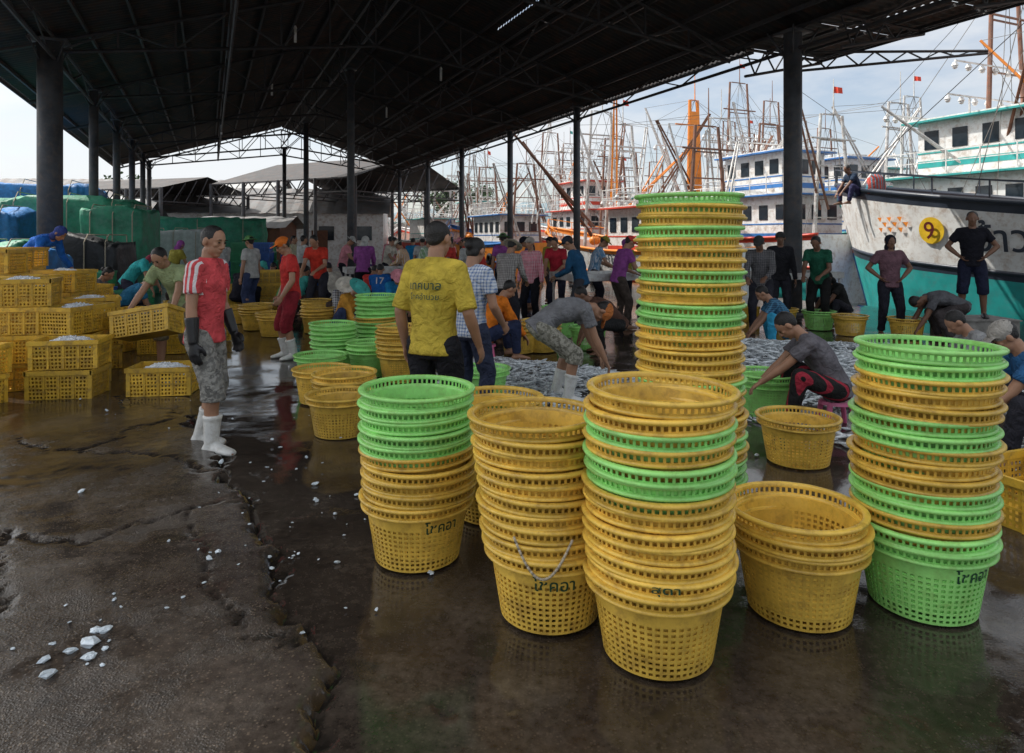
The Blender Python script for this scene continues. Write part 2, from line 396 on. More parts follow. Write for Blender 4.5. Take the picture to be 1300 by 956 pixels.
def pdist(poly):
    best=np.full(wx.shape,1e9); sgn=np.zeros(wx.shape)
    for (ax,ay),(bx,by) in zip(poly[:-1],poly[1:]):
        dx,dy=bx-ax,by-ay; L2=dx*dx+dy*dy; t=np.clip(((wx-ax)*dx+(wy-ay)*dy)/L2,0,1)
        d=np.hypot(wx-ax-t*dx,wy-ay-t*dy); cr=(wx-ax)*dy-(wy-ay)*dx
        m=d<best; best=np.where(m,d,best); sgn=np.where(m,np.sign(cr),sgn)
    return best,sgn
dm,sg=pdist(main)
left=(sg>0)
fade=np.clip((7.2-Yw)/1.8,0,1)
slab=np.where(left,np.clip(dm/.026,0,1),0)*fade
Z=.038*slab+(fb(Xw,Yw,1.3,50)-.47)*.024*np.clip(14-Yw,0,1)+(fb(Xw,Yw,12,60)-.47)*.007*(.2+.75*slab)*np.clip(9-Yw,0,1)
crk=np.exp(-(dm/.028)**2)*fade*np.where(left,.6,1.0); Z-=crk*.026
sd=np.zeros_like(Z)
for i,sp in enumerate(sides):
    d,_=pdist(sp); k=np.exp(-(d/(.012 if i<5 else .006))**2)*(1 if i<5 else .45); sd=np.maximum(sd,k*fade)
Z-=sd*.018
Z-=.004
Z[:,-2]=-.25; Z[:,-1]=-3.0
wet=np.clip(1.15-.58*slab-(fb(Xw,Yw,.9,70)-.42)*1.3,0,1); crack=np.clip(crk*1.0+sd*.9,0,1)
nr,nc=Z.shape
vs=np.stack([Xw,Yw,Z],-1).reshape(-1,3)
idx=np.arange(nr*nc).reshape(nr,nc); fs=np.stack([idx[:-1,:-1],idx[:-1,1:],idx[1:,1:],idx[1:,:-1]],-1).reshape(-1,4)
gm=bpy.data.meshes.new('ground'); gm.vertices.add(len(vs)); gm.vertices.foreach_set('co',vs.ravel()); gm.loops.add(fs.size); gm.loops.foreach_set('vertex_index',fs.ravel())
gm.polygons.add(len(fs)); gm.polygons.foreach_set('loop_start',np.arange(len(fs))*4); gm.polygons.foreach_set('loop_total',np.full(len(fs),4)); gm.update(calc_edges=True); gm.validate()
gm.polygons.foreach_set('use_smooth',[True]*len(gm.polygons))
for nm,ar in(('wet',wet),('slab',slab),('crack',crack)):
    at=gm.attributes.new(nm,'FLOAT','POINT'); at.data.foreach_set('value',ar.ravel().astype(np.float32))
gmat,nt,b=nodes('wet_concrete'); L=nt.links
def attr(n): a=N(nt,'ShaderNodeAttribute',attribute_name=n); return a.outputs['Fac']
geo=N(nt,'ShaderNodeNewGeometry'); pos=geo.outputs['Position']
def noise(s,d=6.,r=.6): n=N(nt,'ShaderNodeTexNoise',Scale=s,Detail=d,Roughness=r); L.new(pos,n.inputs['Vector']); return n.outputs['Fac']
def mix(f,a,c,t='MIX'):
    q=N(nt,'ShaderNodeMixRGB',blend_type=t)
    for i,z in enumerate((f,a,c)):
        if isinstance(z,float): q.inputs[i].default_value=z if i==0 else (z,z,z,1)
        elif isinstance(z,tuple): q.inputs[i].default_value=rgba(z)
        else: L.new(z,q.inputs[i])
    return q.outputs[0]
base=ramp(nt,noise(1.6,5.),[(.3,(.040,.030,.024)),(.5,(.078,.061,.048)),(.72,(.140,.114,.092))])
base=mix(1.0,base,ramp(nt,noise(22,6,.75),[(.3,.45),(.7,1.45)]),'MULTIPLY')
vo=N(nt,'ShaderNodeTexVoronoi',Scale=95.); L.new(pos,vo.inputs['Vector'])
sepc=N(nt,'ShaderNodeSeparateColor'); L.new(vo.outputs['Color'],sepc.inputs[0])
spk=ramp(nt,sepc.outputs[0],[(.78,0.),(.84,1.)]); spk2=mix(spk,0.,ramp(nt,vo.outputs['Distance'],[(.3,1.),(.5,0.)]))
sl=attr('slab')
base=mix(mix(1.0,spk2,mix(sl,.2,.55),'MULTIPLY'),base,(.28,.21,.15))
w_at=attr('wet')
base=mix(1.0,base,mix(w_at,1.0,.55),'MULTIPLY')
base=mix(attr('crack'),base,(.010,.009,.008))
L.new(base,b.inputs['Base Color'])
rn=noise(2.2,6,.65)
dry=ramp(nt,rn,[(.38,.10),(.47,.27),(.62,.55)]); wetr=ramp(nt,rn,[(.48,.02),(.57,.07),(.70,.24)])
rgh=mix(w_at,dry,wetr); L.new(rgh,b.inputs['Roughness'])
hb=mix(1.0,noise(38,6,.7),ramp(nt,vo.outputs['Distance'],[(.0,1.),(.5,.5)]),'MULTIPLY')
bp=N(nt,'ShaderNodeBump',Distance=.03); L.new(hb,bp.inputs['Height'])
bs=N(nt,'ShaderNodeMapRange'); L.new(rgh,bs.inputs[0]); bs.inputs[1].default_value=.05; bs.inputs[2].default_value=.5; bs.inputs[3].default_value=.025; bs.inputs[4].default_value=.8
L.new(bs.outputs[0],bp.inputs['Strength']); L.new(bp.outputs[0],b.inputs['Normal'])
gm.materials.append(gmat)
g=O('ground',gm); top(g,'','',kind='structure')
wm,nt,b=nodes('harbour_water'); b.inputs['Base Color'].default_value=(.02,.05,.05,1); b.inputs['Roughness'].default_value=.08
n=N(nt,'ShaderNodeTexNoise',Scale=1.5,Detail=4.); ge=N(nt,'ShaderNodeNewGeometry'); nt.links.new(ge.outputs['Position'],n.inputs['Vector']); bp=N(nt,'ShaderNodeBump',Strength=.4,Distance=.2); nt.links.new(n.outputs['Fac'],bp.inputs['Height']); nt.links.new(bp.outputs[0],b.inputs['Normal'])
w=MB(); q=[PS(EDGE+.02,-80,-.9),PS(900,-80,-.9),PS(900,1500,-.9),PS(EDGE+.02,1500,-.9)]; w.add(q,[(0,1,2,3)]); top(w.obj('water',wm),'','',kind='structure')
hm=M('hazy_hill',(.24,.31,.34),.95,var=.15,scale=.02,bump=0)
h=MB(); pts=[]
for i in range(80):
    x=-560+i*15.; z=18+30*math.exp(-((x+330)/60.)**2)+14*math.exp(-((x+250)/50.)**2)+12*math.exp(-((x-60)/120.)**2)+3*math.sin(x*.06)+2*math.sin(x*.17)
    pts+= [(x,520,-3),(x,535,z*.6),(x,560,z)]
h.add(pts,[(i*3+j,i*3+3+j,i*3+4+j,i*3+1+j) for i in range(79) for j in range(2)]); top(h.obj('hill',hm,smooth=True),'','',kind='structure')
# ---------------------------------------------------------------- market shed
shed=bpy.data.objects.new('market_shed',None); COL.objects.link(shed); shed.rotation_euler=(0,0,TH)
top(shed,'open-sided market shed with dark corrugated roof on steel columns','building')
PL,PR,PM=-3.1,11.2,4.05; S0,S1=4.6,44.0; RZ=8.25; EZ=6.0
SLP=(RZ-EZ)/(PM-PL)
def zr(p): return RZ-abs(p-PM)*SLP
def roof_sheet(pts_p,s0,s1,zf):
    mb=MB(); ns=int((s1-s0)/.045); rows=[]
    for i in range(ns+1):
        s=s0+(s1-s0)*i/ns; off=.022*math.sin(s*2*math.pi/.18)
        rows.append([V((p,s,zf(p)+off)) for p in pts_p])
    k=len(pts_p); mb.add([v for r in rows for v in r],[(i*k+j,i*k+j+1,(i+1)*k+j+1,(i+1)*k+j) for i in range(ns) for j in range(k-1)])
    return mb
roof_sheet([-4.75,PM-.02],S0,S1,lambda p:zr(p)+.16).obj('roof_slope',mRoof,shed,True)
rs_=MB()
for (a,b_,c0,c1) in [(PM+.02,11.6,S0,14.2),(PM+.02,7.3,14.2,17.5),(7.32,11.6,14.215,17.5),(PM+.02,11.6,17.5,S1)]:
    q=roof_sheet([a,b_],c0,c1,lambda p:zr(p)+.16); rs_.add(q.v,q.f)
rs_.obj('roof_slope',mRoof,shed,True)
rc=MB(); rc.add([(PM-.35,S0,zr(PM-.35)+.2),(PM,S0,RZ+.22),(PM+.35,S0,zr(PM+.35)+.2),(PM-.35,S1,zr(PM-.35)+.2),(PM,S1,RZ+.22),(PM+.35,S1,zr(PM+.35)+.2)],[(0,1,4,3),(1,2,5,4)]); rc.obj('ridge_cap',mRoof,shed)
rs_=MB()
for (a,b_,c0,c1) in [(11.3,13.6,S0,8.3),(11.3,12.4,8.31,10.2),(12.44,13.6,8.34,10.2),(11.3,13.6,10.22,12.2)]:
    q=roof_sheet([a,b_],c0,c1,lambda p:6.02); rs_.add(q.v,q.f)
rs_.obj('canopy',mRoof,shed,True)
fasc=MB(); fasc.box((-4.78,(S0+S1)/2,zr(-4.75)+.12),(.04,S1-S0,.16)); fasc.box((11.64,(12.3+S1)/2,zr(11.6)+.12),(.04,S1-12.3,.16)); fasc.box((13.64,(S0+12.2)/2,6.0),(.04,12.2-S0,.12)); fasc.obj('gutter',mSteel,shed)
pur=MB(); p=-4.4
while p<11.5:
    if abs(p-PM)>.3: pur.box((p,(S0+S1)/2,zr(p)+.08),(.05,S1-S0,.09))
    p+=.95
for p in(11.9,12.7,13.4): pur.box((p,(S0+12.2)/2,5.94),(.04,12.1-S0,.06))
pur.obj('purlins',mSteel,shed)
def truss(s,name='truss'):
    mb=MB(); n=12; r=.045
    bz=lambda p:5.75+ (zr(p)-6.0)*.42
    xs=[PL+(PR-PL)*i/n for i in range(n+1)]
    for i in range(n):
        mb.tube((xs[i],s,bz(xs[i])),(xs[i+1],s,bz(xs[i+1])),r,n=5); mb.tube((xs[i],s,zr(xs[i])),(xs[i+1],s,zr(xs[i+1])),r,n=5)
        if i%2==0: mb.tube((xs[i],s,bz(xs[i])),(xs[i+1],s,zr(xs[i+1])),r*.6,n=4)
        else: mb.tube((xs[i],s,zr(xs[i])),(xs[i+1],s,bz(xs[i+1])),r*.6,n=4)
        mb.tube((xs[i],s,bz(xs[i])),(xs[i],s,zr(xs[i])),r*.6,n=4)
    mb.tube((PL,s,6.0),(-4.7,s,zr(-4.7)),r,n=5)
    mb.obj(name,mSteel,shed)
for s in[4.7,7.2,12.6,18,23.5,29,34.5,40,43.9]: truss(s)
def ltruss(p,s0,s1,z0,z1,stp=1.4):
    mb=MB(); s=s0; a=0
    mb.tube((p,s0,z0),(p,s1,z0),.04,n=5); mb.tube((p,s0,z1),(p,s1,z1),.04,n=5)
    while s<s1-.1:
        e=min(s+stp,s1); mb.tube((p,s,z0 if a else z1),(p,e,z1 if a else z0),.022,n=4); a=1-a; s=e
    mb.obj('truss',mSteel,shed)
ltruss(PL,S0,S1,5.55,6.0); ltruss(PR,S0,S1,5.55,6.0); ltruss(PM,S0,S1,7.2,8.1); ltruss(.5,S0,S1,6.2,7.1,1.8); ltruss(7.6,S0,S1,6.2,7.1,1.8)
cb=MB()
for s in[4.7,7,9.5,12.1]:
    cb.tube((PR,s,5.3),(13.6,s,5.85),.035,n=5); cb.tube((PR,s,5.92),(13.6,s,5.9),.035,n=5)
    for k in range(4):
        a=PR+(13.6-PR)*k/4; b2=PR+(13.6-PR)*(k+.5)/4; c=PR+(13.6-PR)*(k+1)/4
        cb.tube((a,s,5.92),(b2,s,5.3+.55*(b2-PR)/2.4),.02,n=4); cb.tube((b2,s,5.3+.55*(b2-PR)/2.4),(c,s,5.92),.02,n=4)
cb.tube((13.5,S0,5.86),(13.5,12.2,5.86),.03,n=5)
cb.tube((PR,10.7,5.1),(15.2,9.2,5.55),.03,n=5); cb.tube((PR,10.7,5.5),(15.2,9.2,5.6),.03,n=5)
for k in range(6):
    a=V((PR,10.7,5.1)).lerp(V((15.2,9.2,5.55)),k/6); c=V((PR,10.7,5.5)).lerp(V((15.2,9.2,5.6)),(k+.5)/6); d=V((PR,10.7,5.1)).lerp(V((15.2,9.2,5.55)),(k+1)/6)
    cb.tube(a,c,.018,n=4); cb.tube(c,d,.018,n=4)
cb.obj('canopy_bracket',mSteel,shed)
def column(p,s,r,z=6.0):
    mb=MB(); mb.tube((p,s,-.02),(p,s,z),r,n=16)
    mb.box((p,s,.02),(r*3.2,r*3.2,.05)); mb.box((p,s,z-.04),(r*3,r*3,.05))
    for a in range(4):
        t=math.pi/4+a*math.pi/2; mb.tube((p+r*1.9*math.cos(t),s+r*1.9*math.sin(t),.04),(p+r*1.9*math.cos(t),s+r*1.9*math.sin(t),.08),.015,n=6)
        mb.tube((p+r*.8*math.cos(t),s+r*.8*math.sin(t),z-.55),(p+.5*math.cos(t),s+.5*math.sin(t),z),.02,n=4)
    mb.obj('column',mCol,shed,True)
column(PL-.12,18,.25)
for s in(23.4,28.9,34.4,39.8,43.8): column(PL,s,.125)
column(PR,10.7,.185,5.95)
for s in(19.9,25.4,31.2,36.8,43.0): column(PR,s,.115)
for s in(21.5,32.2,42): column(PM,s,.115,6.9)
for p,s in((2.0,18),(2.0,25),(6.5,20),(6.5,27),(0.5,32)):
    z=zr(p)-.9
    o=bpy.data.objects.new('hanging_lamp',None); COL.objects.link(o); o.location=PS(p,s,0); o.rotation_euler=(0,0,TH)
    a=MB(); a.tube((0,0,z+.25),(0,0,zr(p)),.008,n=4); a.obj('cord',mSteel,o)
    a=MB(); a.tube((0,0,z-.15),(0,0,z+.2),.035,n=10); a.tube((0,0,z+.2),(0,0,z+.27),.045,.02,n=10); a.obj('lamp_tube',mWhite,o,True)
    top(o,'unlit white tube lamp hanging from the shed roof','lamp','hanging tube lamps')
# ---------------------------------------------------------------- boats
bu=MB(); bu.sph((0,0,0),.2,12,8); bu.tube((0,0,.17),(0,0,.27),.05,n=8); BUOY=bu.mesh('buoy',mOrange,True)
tm=MB(); tm.torus((0,0,0),.26,.1,18,8,'x'); TYRE=tm.mesh('tyre_fender',mTyre,True)
def boat(label,p,s0,Ln,Bm,cols,seed,fbd=1.2,sh=1.5,wh=(.12,.45),house=(mWhite,mTurq),levels=2,mast_c=mPole,mh=8.0,detail=1,dth=0,tyres=4,orange=False,taper=.6):
    rr=random.Random(seed)
    o=bpy.data.objects.new('fishing_boat',None); COL.objects.link(o); o.location=PS(p,s0,0); o.rotation_euler=(0,0,TH+math.radians(dth))
    top(o,label,'boat','moored fishing boats')
    zb=-1.0
    def zd(t): return fbd+sh*t**2.5+.35*(1-t)**3
    def plan(t): return (1-max(0,(t-taper)/(1-taper))**2.3)*(.80+.20*min(1,t/.25))
    def hs(t,v,sx):
        hb_=Bm/2*plan(t)*(.72+.28*v**.8)+.03; return V((sx*hb_,t*Ln+1.3*v*t**6,zb+(zd(t)-zb)*v))
    rows=[0,.3,.50,.55,.7,.86,.93,1.0]; ci=[0,0,1,2,2,2,3]; nt_=30
    mb=MB()
    for sx in(-1,1):
        pts=[hs(i/nt_,v,sx) for v in rows for i in range(nt_+1)]
        o0=len(mb.v); mb.v+=[tuple(x) for x in pts]
        for j in range(len(rows)-1):
            for i in range(nt_):
                q=(j*(nt_+1)+i,j*(nt_+1)+i+1,(j+1)*(nt_+1)+i+1,(j+1)*(nt_+1)+i); mb.f.append(tuple(a+o0 for a in q)); mb.m.append(ci[j])
    st=[hs(0,v,-1) for v in rows]+[hs(0,v,1) for v in rows]; k=len(rows)
    mb.add(st,[(j,j+1,k+j+1,k+j) for j in range(k-1)],2)
    mb.obj('hull',cols,o,True)
    dk=MB()
    a=[hs(i/nt_,.88,-1) for i in range(nt_+1)]; c=[hs(i/nt_,.88,1) for i in range(nt_+1)]
    dk.add(a+c,[(i,i+1,nt_+2+i,nt_+1+i) for i in range(nt_)]); dk.obj('deck',mPoleD,o)
    for sx in(-1,1):
        for v,r,nm in((1.0,.07,'rail'),(.55,.05,'rub_rail')):
            rl=MB(); rl.eloft([(hs(i/nt_,v,sx),V((r,0,0)),V((0,0,r))) for i in range(nt_+1)],6); rl.obj(nm,[cols[3]],o,True)
        rl=MB(); q=[hs(i/nt_,1,sx)+V((0,0,.45)) for i in range(nt_+1)]
        for x,y in zip(q[18:-1],q[19:]): rl.tube(x,y,.025,n=4)
        for x in q[18::2]: rl.tube(x,x-V((0,0,.45)),.02,n=4)
        rl.obj('handrail',[cols[3]],o)
    y0,y1=wh[0]*Ln,wh[1]*Ln; z=zd(.3)-.25; w=Bm*.66; l=y1-y0; yc=(y0+y1)/2
    for lv in range(levels):
        hgt=2.0 if lv==0 else 1.7
        hb2=MB(); hb2.box((0,yc,z+hgt/2),(w,l,hgt),mi=0); hb2.box((0,yc,z+.35),(w+.02,l+.02,.22),mi=1); hb2.box((0,yc,z+hgt+.05),(w+.55,l+.7,.1),mi=0); hb2.box((0,yc,z+hgt+.02),(w+.62,l+.77,.06),mi=1)
        hb2.box((0,yc,z+hgt*.42),(w+.03,l+.03,.05),mi=1)
        wo=hb2.obj('wheelhouse',[house[0],house[1]],o)
        if detail:
            nw=max(2,int(l/.8)); wm_=MB(); wm_.box((0,0,0),(.05,.46,.6)); me=wm_.mesh('window',mGlass)
            wf=MB(); wf.box((0,0,0),(.5,.05,.6)); mf=wf.mesh('window',mGlass)
            for i in range(nw):
                for sx in(-1,1): O('window',me,wo,(sx*(w/2+.005),y0+(i+.5)*l/nw,z+hgt*.66))
            for i in range(3):
                for yy in(y0-.005,y1+.005): O('window',mf,wo,((i-1)*w*.3,yy,z+hgt*.66))
        z+=hgt+.1; w*=.82; l*=.72; y0,y1=yc-l/2,yc+l/2
        if lv==0:
            ra=MB()
            for sx in(-1,1):
                for hh in(.35,.7): ra.tube((sx*Bm*.4,wh[0]*Ln,z+hh),(sx*Bm*.4,wh[1]*Ln,z+hh),.02,n=4)
                for i in range(6): yy=wh[0]*Ln+(wh[1]-wh[0])*Ln*i/5; ra.tube((sx*Bm*.4,yy,z),(sx*Bm*.4,yy,z+.7),.02,n=4)
            for yy in(wh[0]*Ln,wh[1]*Ln): ra.tube((-Bm*.4,yy,z+.7),(Bm*.4,yy,z+.7),.02,n=4)
            ra.obj('railing',mWhite,o)
    ztop=z
    tops=[]; bow=V((0,Ln*1.04,zd(1)+.1)); stern=V((0,.1,zd(0)))
    for mi_,(my,hh) in enumerate(((.66*Ln,mh),(.52*Ln if wh[0]<.4 else .38*Ln,mh*.82),(.06*Ln,mh*.78))):
        mm=MB(); bw=Bm*.24; zt=hh*rr.uniform(.92,1.05); z0=zd(my/Ln)-.3
        og=(orange and mi_==0)
        if og: bw=.42
        thick=.12 if og else .085
        for sx in(-1,1): mm.tube((sx*bw,my,z0),(sx*bw*.55,my+.1,zt),thick,thick*.7,n=8)
        if og: mm.box((0,my+.05,(z0+zt)/2+.8),(bw*1.3,.12,(zt-z0)*.6))
        nn=5
        for i in range(1,nn+1):
            f=i/nn; zz=z0+(zt-z0)*f; ww=bw+(bw*.45-bw)*f; mm.tube((-ww,my+.1*f,zz),(ww,my+.1*f,zz),.035,n=4)
        mm.tube((-1.2,my,zt*.85),(1.2,my,zt*.85),.04,n=5); mm.tube((0,my,zt),(0,my,zt+1.4),.03,.015,n=4)
        mm.obj('mast',mOrange if og else (mast_c if rr.random()<.7 else mPoleD),o)
        tops.append(V((0,my,zt)))
        for sx in(-1,1):
          for rep in range(2 if detail and mi_<2 else 1):
            bm_=MB(); ang=rr.uniform(40,76); ln=rr.uniform(4.0,6.6); hd=rr.uniform(-75,75)
            d=V((sx*math.cos(math.radians(ang))*math.cos(math.radians(hd)),math.cos(math.radians(ang))*math.sin(math.radians(hd)),math.sin(math.radians(ang))))
            b0=V((sx*.5,my,z0+rr.uniform(.5,1.5))); b1=b0+d*ln; u=V((-d.y,d.x,0)).normalized()*.16
            bm_.tube(b0-u,b1-u*.3,.055,.035,n=6); bm_.tube(b0+u,b1+u*.3,.055,.035,n=6)
            nr_=6 if rr.random()<.6 else 2
            for i in range(nr_): f=(i+.5)/nr_; bm_.tube(b0.lerp(b1,f)-u*(1-.7*f),b0.lerp(b1,f)+u*(1-.7*f),.022,n=3)
            bm_.obj('boom',mast_c if rr.random()<.6 else rr.choice((mPoleD,mPoleD,mRust,mOrange)),o)
            if rep==0: tops.append(b1)
            rg=MB(); rg.tube(b1,V((0,my,zt)),.010,n=3); rg.tube(b1,hs(min(.95,max(.05,my/Ln+rr.uniform(-.15,.15))),1,sx),.010,n=3)
            rg.obj('rigging',mLine,o)
    rg=MB(); 
    rg.tube(tops[0],bow,.012,n=3); rg.tube(tops[-3],stern,.012,n=3); rg.tube(tops[0],tops[3],.012,n=3); rg.tube(tops[3],tops[6],.012,n=3)
    for a in(tops[0],tops[3],tops[6]):
        for sx in(-1,1): rg.tube(a,hs(min(.95,max(.03,a.y/Ln+rr.uniform(-.12,.12))),1,sx),.011,n=3)
    rg.obj('rigging',mLine,o)
    for k,(zz,yy) in enumerate(((ztop+.45,yc),(mh*.72,.66*Ln),(ztop+.3,wh[1]*Ln))):
        lb=MB(); n=9; wv=Bm*(.55 if k<2 else .4)
        lb.tube((-wv,yy,zz),(wv,yy,zz),.03,n=5)
        if k!=1:
            for sx in(-1,1): lb.tube((sx*wv*.6,yy,zz),(sx*wv*.6,yy,ztop-(.05 if k==0 else 1.9)),.03,n=5)
        for i in range(n): x=-wv+2*wv*i/(n-1); lb.tube((x,yy,zz-.05),(x,yy,zz-.16),.05,.10,n=8); lb.sph((x,yy,zz-.19),.075,8,5)
        lb.obj('lamp_bar',mWhite,o)
    if detail:
        for i in range(5): O('buoy',BUOY,o,(rr.uniform(-.42,.42)*Bm*.8,rr.uniform(.5,.78)*Ln,zd(.7)*.93+.15))
    for i in range(1):
        fl=MB(); q=rr.choice((tops[0],tops[3],tops[6])); a=q+V((0,0,1.1)); vv=[];n=6
        for k in range(n+1):
            wv=.05*math.sin(k*1.3); vv+=[a+V((wv,-.06*k,-.02*k)),a+V((wv+.03,-.06*k,-.26-.015*k))]
        fl.add(vv,[(2*k,2*k+1,2*k+3,2*k+2) for k in range(n)])
        fl.obj('flag',rr.choice((mRed,mRed,mTurq)),o)
    for i in range(tyres):
        q=hs(.15+.6*i/max(1,tyres),.62,-1); O('tyre_fender',TYRE,o,q+V((-.12,0,0)))
    def surf(yv,z_,off=.02):
        tt=min(.999,yv/Ln)
        for _ in range(4):
            v=(z_-zb)/(zd(tt)-zb); tt=max(0,min(1,(yv-1.3*v*tt**6)/Ln))
        return V((hs(tt,v,-1).x-off,yv,z_))
    return o,surf
b1,sf=boat('white and turquoise wooden fishing boat moored at quay with name',17.25,-3.5,17,4.0,[mTurq,mDarkHull,mWhite,mDarkHull],1,fbd=1.7,sh=1.5,wh=(.05,.35),tyres=0,mh=8.5,taper=.8)
yb=10.5+3.5
mb=MB(); n=28
mb.add([sf(yb,1.78,.05)]+[sf(yb-.31*math.cos(2*math.pi*i/n),1.78+.31*math.sin(2*math.pi*i/n),.05) for i in range(n)],[(0,1+i,1+(i+1)%n) for i in range(n)])
mb.obj('number_badge',M('badge_yellow',(.85,.55,.03),.4,bump=0),b1)
mInkR=M('ink_dark_red',(.12,.01,.01),.5,bump=0)
mapped(T_9,lambda x,y:sf(yb-x,1.78+y,.12),'hull_number',mInkR,b1)
mapped(T_boat,lambda x,y:sf(yb-2.45-x,1.55+y,.07),'hull_lettering',mDarkHull,b1)
ch=MB()
for i in range(6):
    for j in range(3):
        if (i+j)%2==0:
            y_=yb+1.5-i*.17; z_=2.06-j*.13; ch.add([sf(y_+.08,z_+.06,.06),sf(y_-.08,z_+.06,.06),sf(y_-.02,z_-.06,.06)],[(0,1,2)])
ch.obj('painted_pattern',mOrange,b1)
boat('white fishing boat with turquoise trim and tall masts',22.6,3.5,14.5,4.6,[mBlue,mRed,mWhite,mTurq],2,fbd=1.6,wh=(.5,.85),mh=9.5,house=(mWhite,mTurq))
b3,sf3=boat('red and white fishing boat moored along the quay',17.0,19.5,12.5,4,[mRed,mRed,mWhite,mOrange],3,fbd=.9,sh=1.3,mh=8,house=(mWhite,mRed),levels=1)
mapped(T_boat2,lambda x,y:sf3(4.5-x,.75+y,.06),'hull_lettering',mDarkHull,b3)
boat('orange and white fishing boat with many poles',16.8,35,13,4,[mOrange,mRed,mOrange,mBlue],4,fbd=1.0,sh=1.6,mh=8,house=(mWhite,mBlue),levels=1)
boat('white fishing boat with thick orange mast',22.5,18.6,14,4.4,[mTurq,mRed,mWhite,mRed],5,mh=8.6,fbd=1.4,house=(mWhite,mBlue),orange=True)
boat('red fishing boat with white trim rafted behind others',22.5,34.5,14,4.4,[mRed,mWhite,mRed,mWhite],25,mh=9.5,fbd=1.4,house=(mWhite,mRed))
boat('white and blue fishing boat with two-storey wheelhouse',28.5,20,17,4.8,[mBlue,mWhite,mWhite,mTurq],6,mh=10.5,fbd=1.6,house=(mWhite,mBlue))
boat('fishing boat with rusty poles and orange trim',28,41,15,4.4,[mRed,mWhite,mWhite,mOrange],7,mh=10,mast_c=mPoleD,detail=0)
boat('blue fishing boat with lamp bars and tall masts',35,24,17,4.8,[mTurq,mWhite,mBlue,mWhite],8,mh=11.5,fbd=1.8,house=(mWhite,mTurq))
boat('distant turquoise fishing boat with many poles',34,46,16,4.6,[mTurq,mRed,mWhite,mTurq],9,mh=11,detail=0)
boat('distant red fishing boat beside the quay',17,51,13,4,[mRed,mWhite,mRed,mWhite],10,mh=8.5,detail=0,levels=1)
boat('distant blue and white fishing boat',23,56,14,4.2,[mBlue,mWhite,mWhite,mRed],12,mh=9.5,detail=0)
boat('distant white fishing boat with rusty booms',42,36,17,4.8,[mBlue,mRed,mWhite,mTurq],13,mh=12.5,mast_c=mPoleD,levels=2,detail=0)
boat('white and red fishing boat with high wheelhouse',29.5,3,16,4.6,[mTurq,mWhite,mWhite,mRed],14,mh=10.5,wh=(.62,.9),house=(mWhite,mRed))
boat('distant orange fishing boat with many poles',17.5,67,13,4,[mOrange,mWhite,mWhite,mRed],15,mh=9,detail=0,levels=1)
boat('distant fishing boat with white wheelhouse',40,60,16,4.6,[mRed,mWhite,mWhite,mBlue],16,mh=12,detail=0)
# ---------------------------------------------------------------- background buildings
def gable(label,x,y,w,d,h,rh,wall,roof,rot=0,doors=1,wins=4):
    o=bpy.data.objects.new('low_building',None); COL.objects.link(o); o.location=(x,y,0); o.rotation_euler=(0,0,math.radians(rot)); top(o,label,'building')
    a=MB(); w2,d2=w/2,d/2
    a.add([(-w2,-d2,0),(w2,-d2,0),(w2,d2,0),(-w2,d2,0),(-w2,-d2,h),(w2,-d2,h),(w2,d2,h),(-w2,d2,h),(-w2,0,h+rh),(w2,0,h+rh)],[(0,1,5,4),(2,3,7,6),(1,2,6,9,5),(3,0,4,8,7)]); a.obj('wall',wall,o)
    r=MB(); e=.5
    for sg in(-1,1):
        n=int(w/.5); rr_=[]
        for i in range(n+1):
            xx=-w2-e+(w+2*e)*i/n; of=.05*(i%2)
            rr_+= [(xx,0,h+rh+.05+of),(xx,sg*(d2+e),h-.15+of)]
        r.add(rr_,[(2*i,2*i+1,2*i+3,2*i+2) for i in range(n)])
    r.obj('roof',roof,o)
    for i in range(wins):
        xx=-w2+(i+.5)*w/wins; m=MB(); m.box((xx,-d2-.02,h*.55),(w/wins*.4,.06,h*.3)); m.obj('window',mGlass,o)
    if doors: m=MB(); m.box((w*.22,-d2-.03,1.1),(1.2,.05,2.2)); m.obj('door',mRust,o)
rfG=M('grey_roof_sheet',(.22,.22,.22),.7,var=.3,scale=.8,dirt=(.2,.1,.06)); rfW=M('pale_roof_sheet',(.45,.45,.43),.7,var=.2,scale=.8)
gable('long white low building with grey sheet roof',-19,56,17,9,3.6,2.0,mWhite,rfG,rot=8,wins=6)
gable('white harbour building with pale sheet roof',-28,62,14,9,4.2,2.2,mWhite,rfW,rot=-12,wins=5)
gable('small blue house with corrugated roof',-43,58,7,6,5.0,1.6,mBlue,rfG,rot=0,wins=3)
gable('grey warehouse with dark sheet roof',-40,80,26,12,6,2.4,rfW,rfG,rot=5,wins=7)
gable('low rust-coloured store with sheet roof',-15.4,40,4.6,3,2.3,.5,mRust,rfG,rot=0,wins=1)
gable('pale blue shed beside the harbour',-26,44,5,4,3,1.,M('pale_blue',(.25,.4,.5),.6),rfG,rot=10,wins=2)
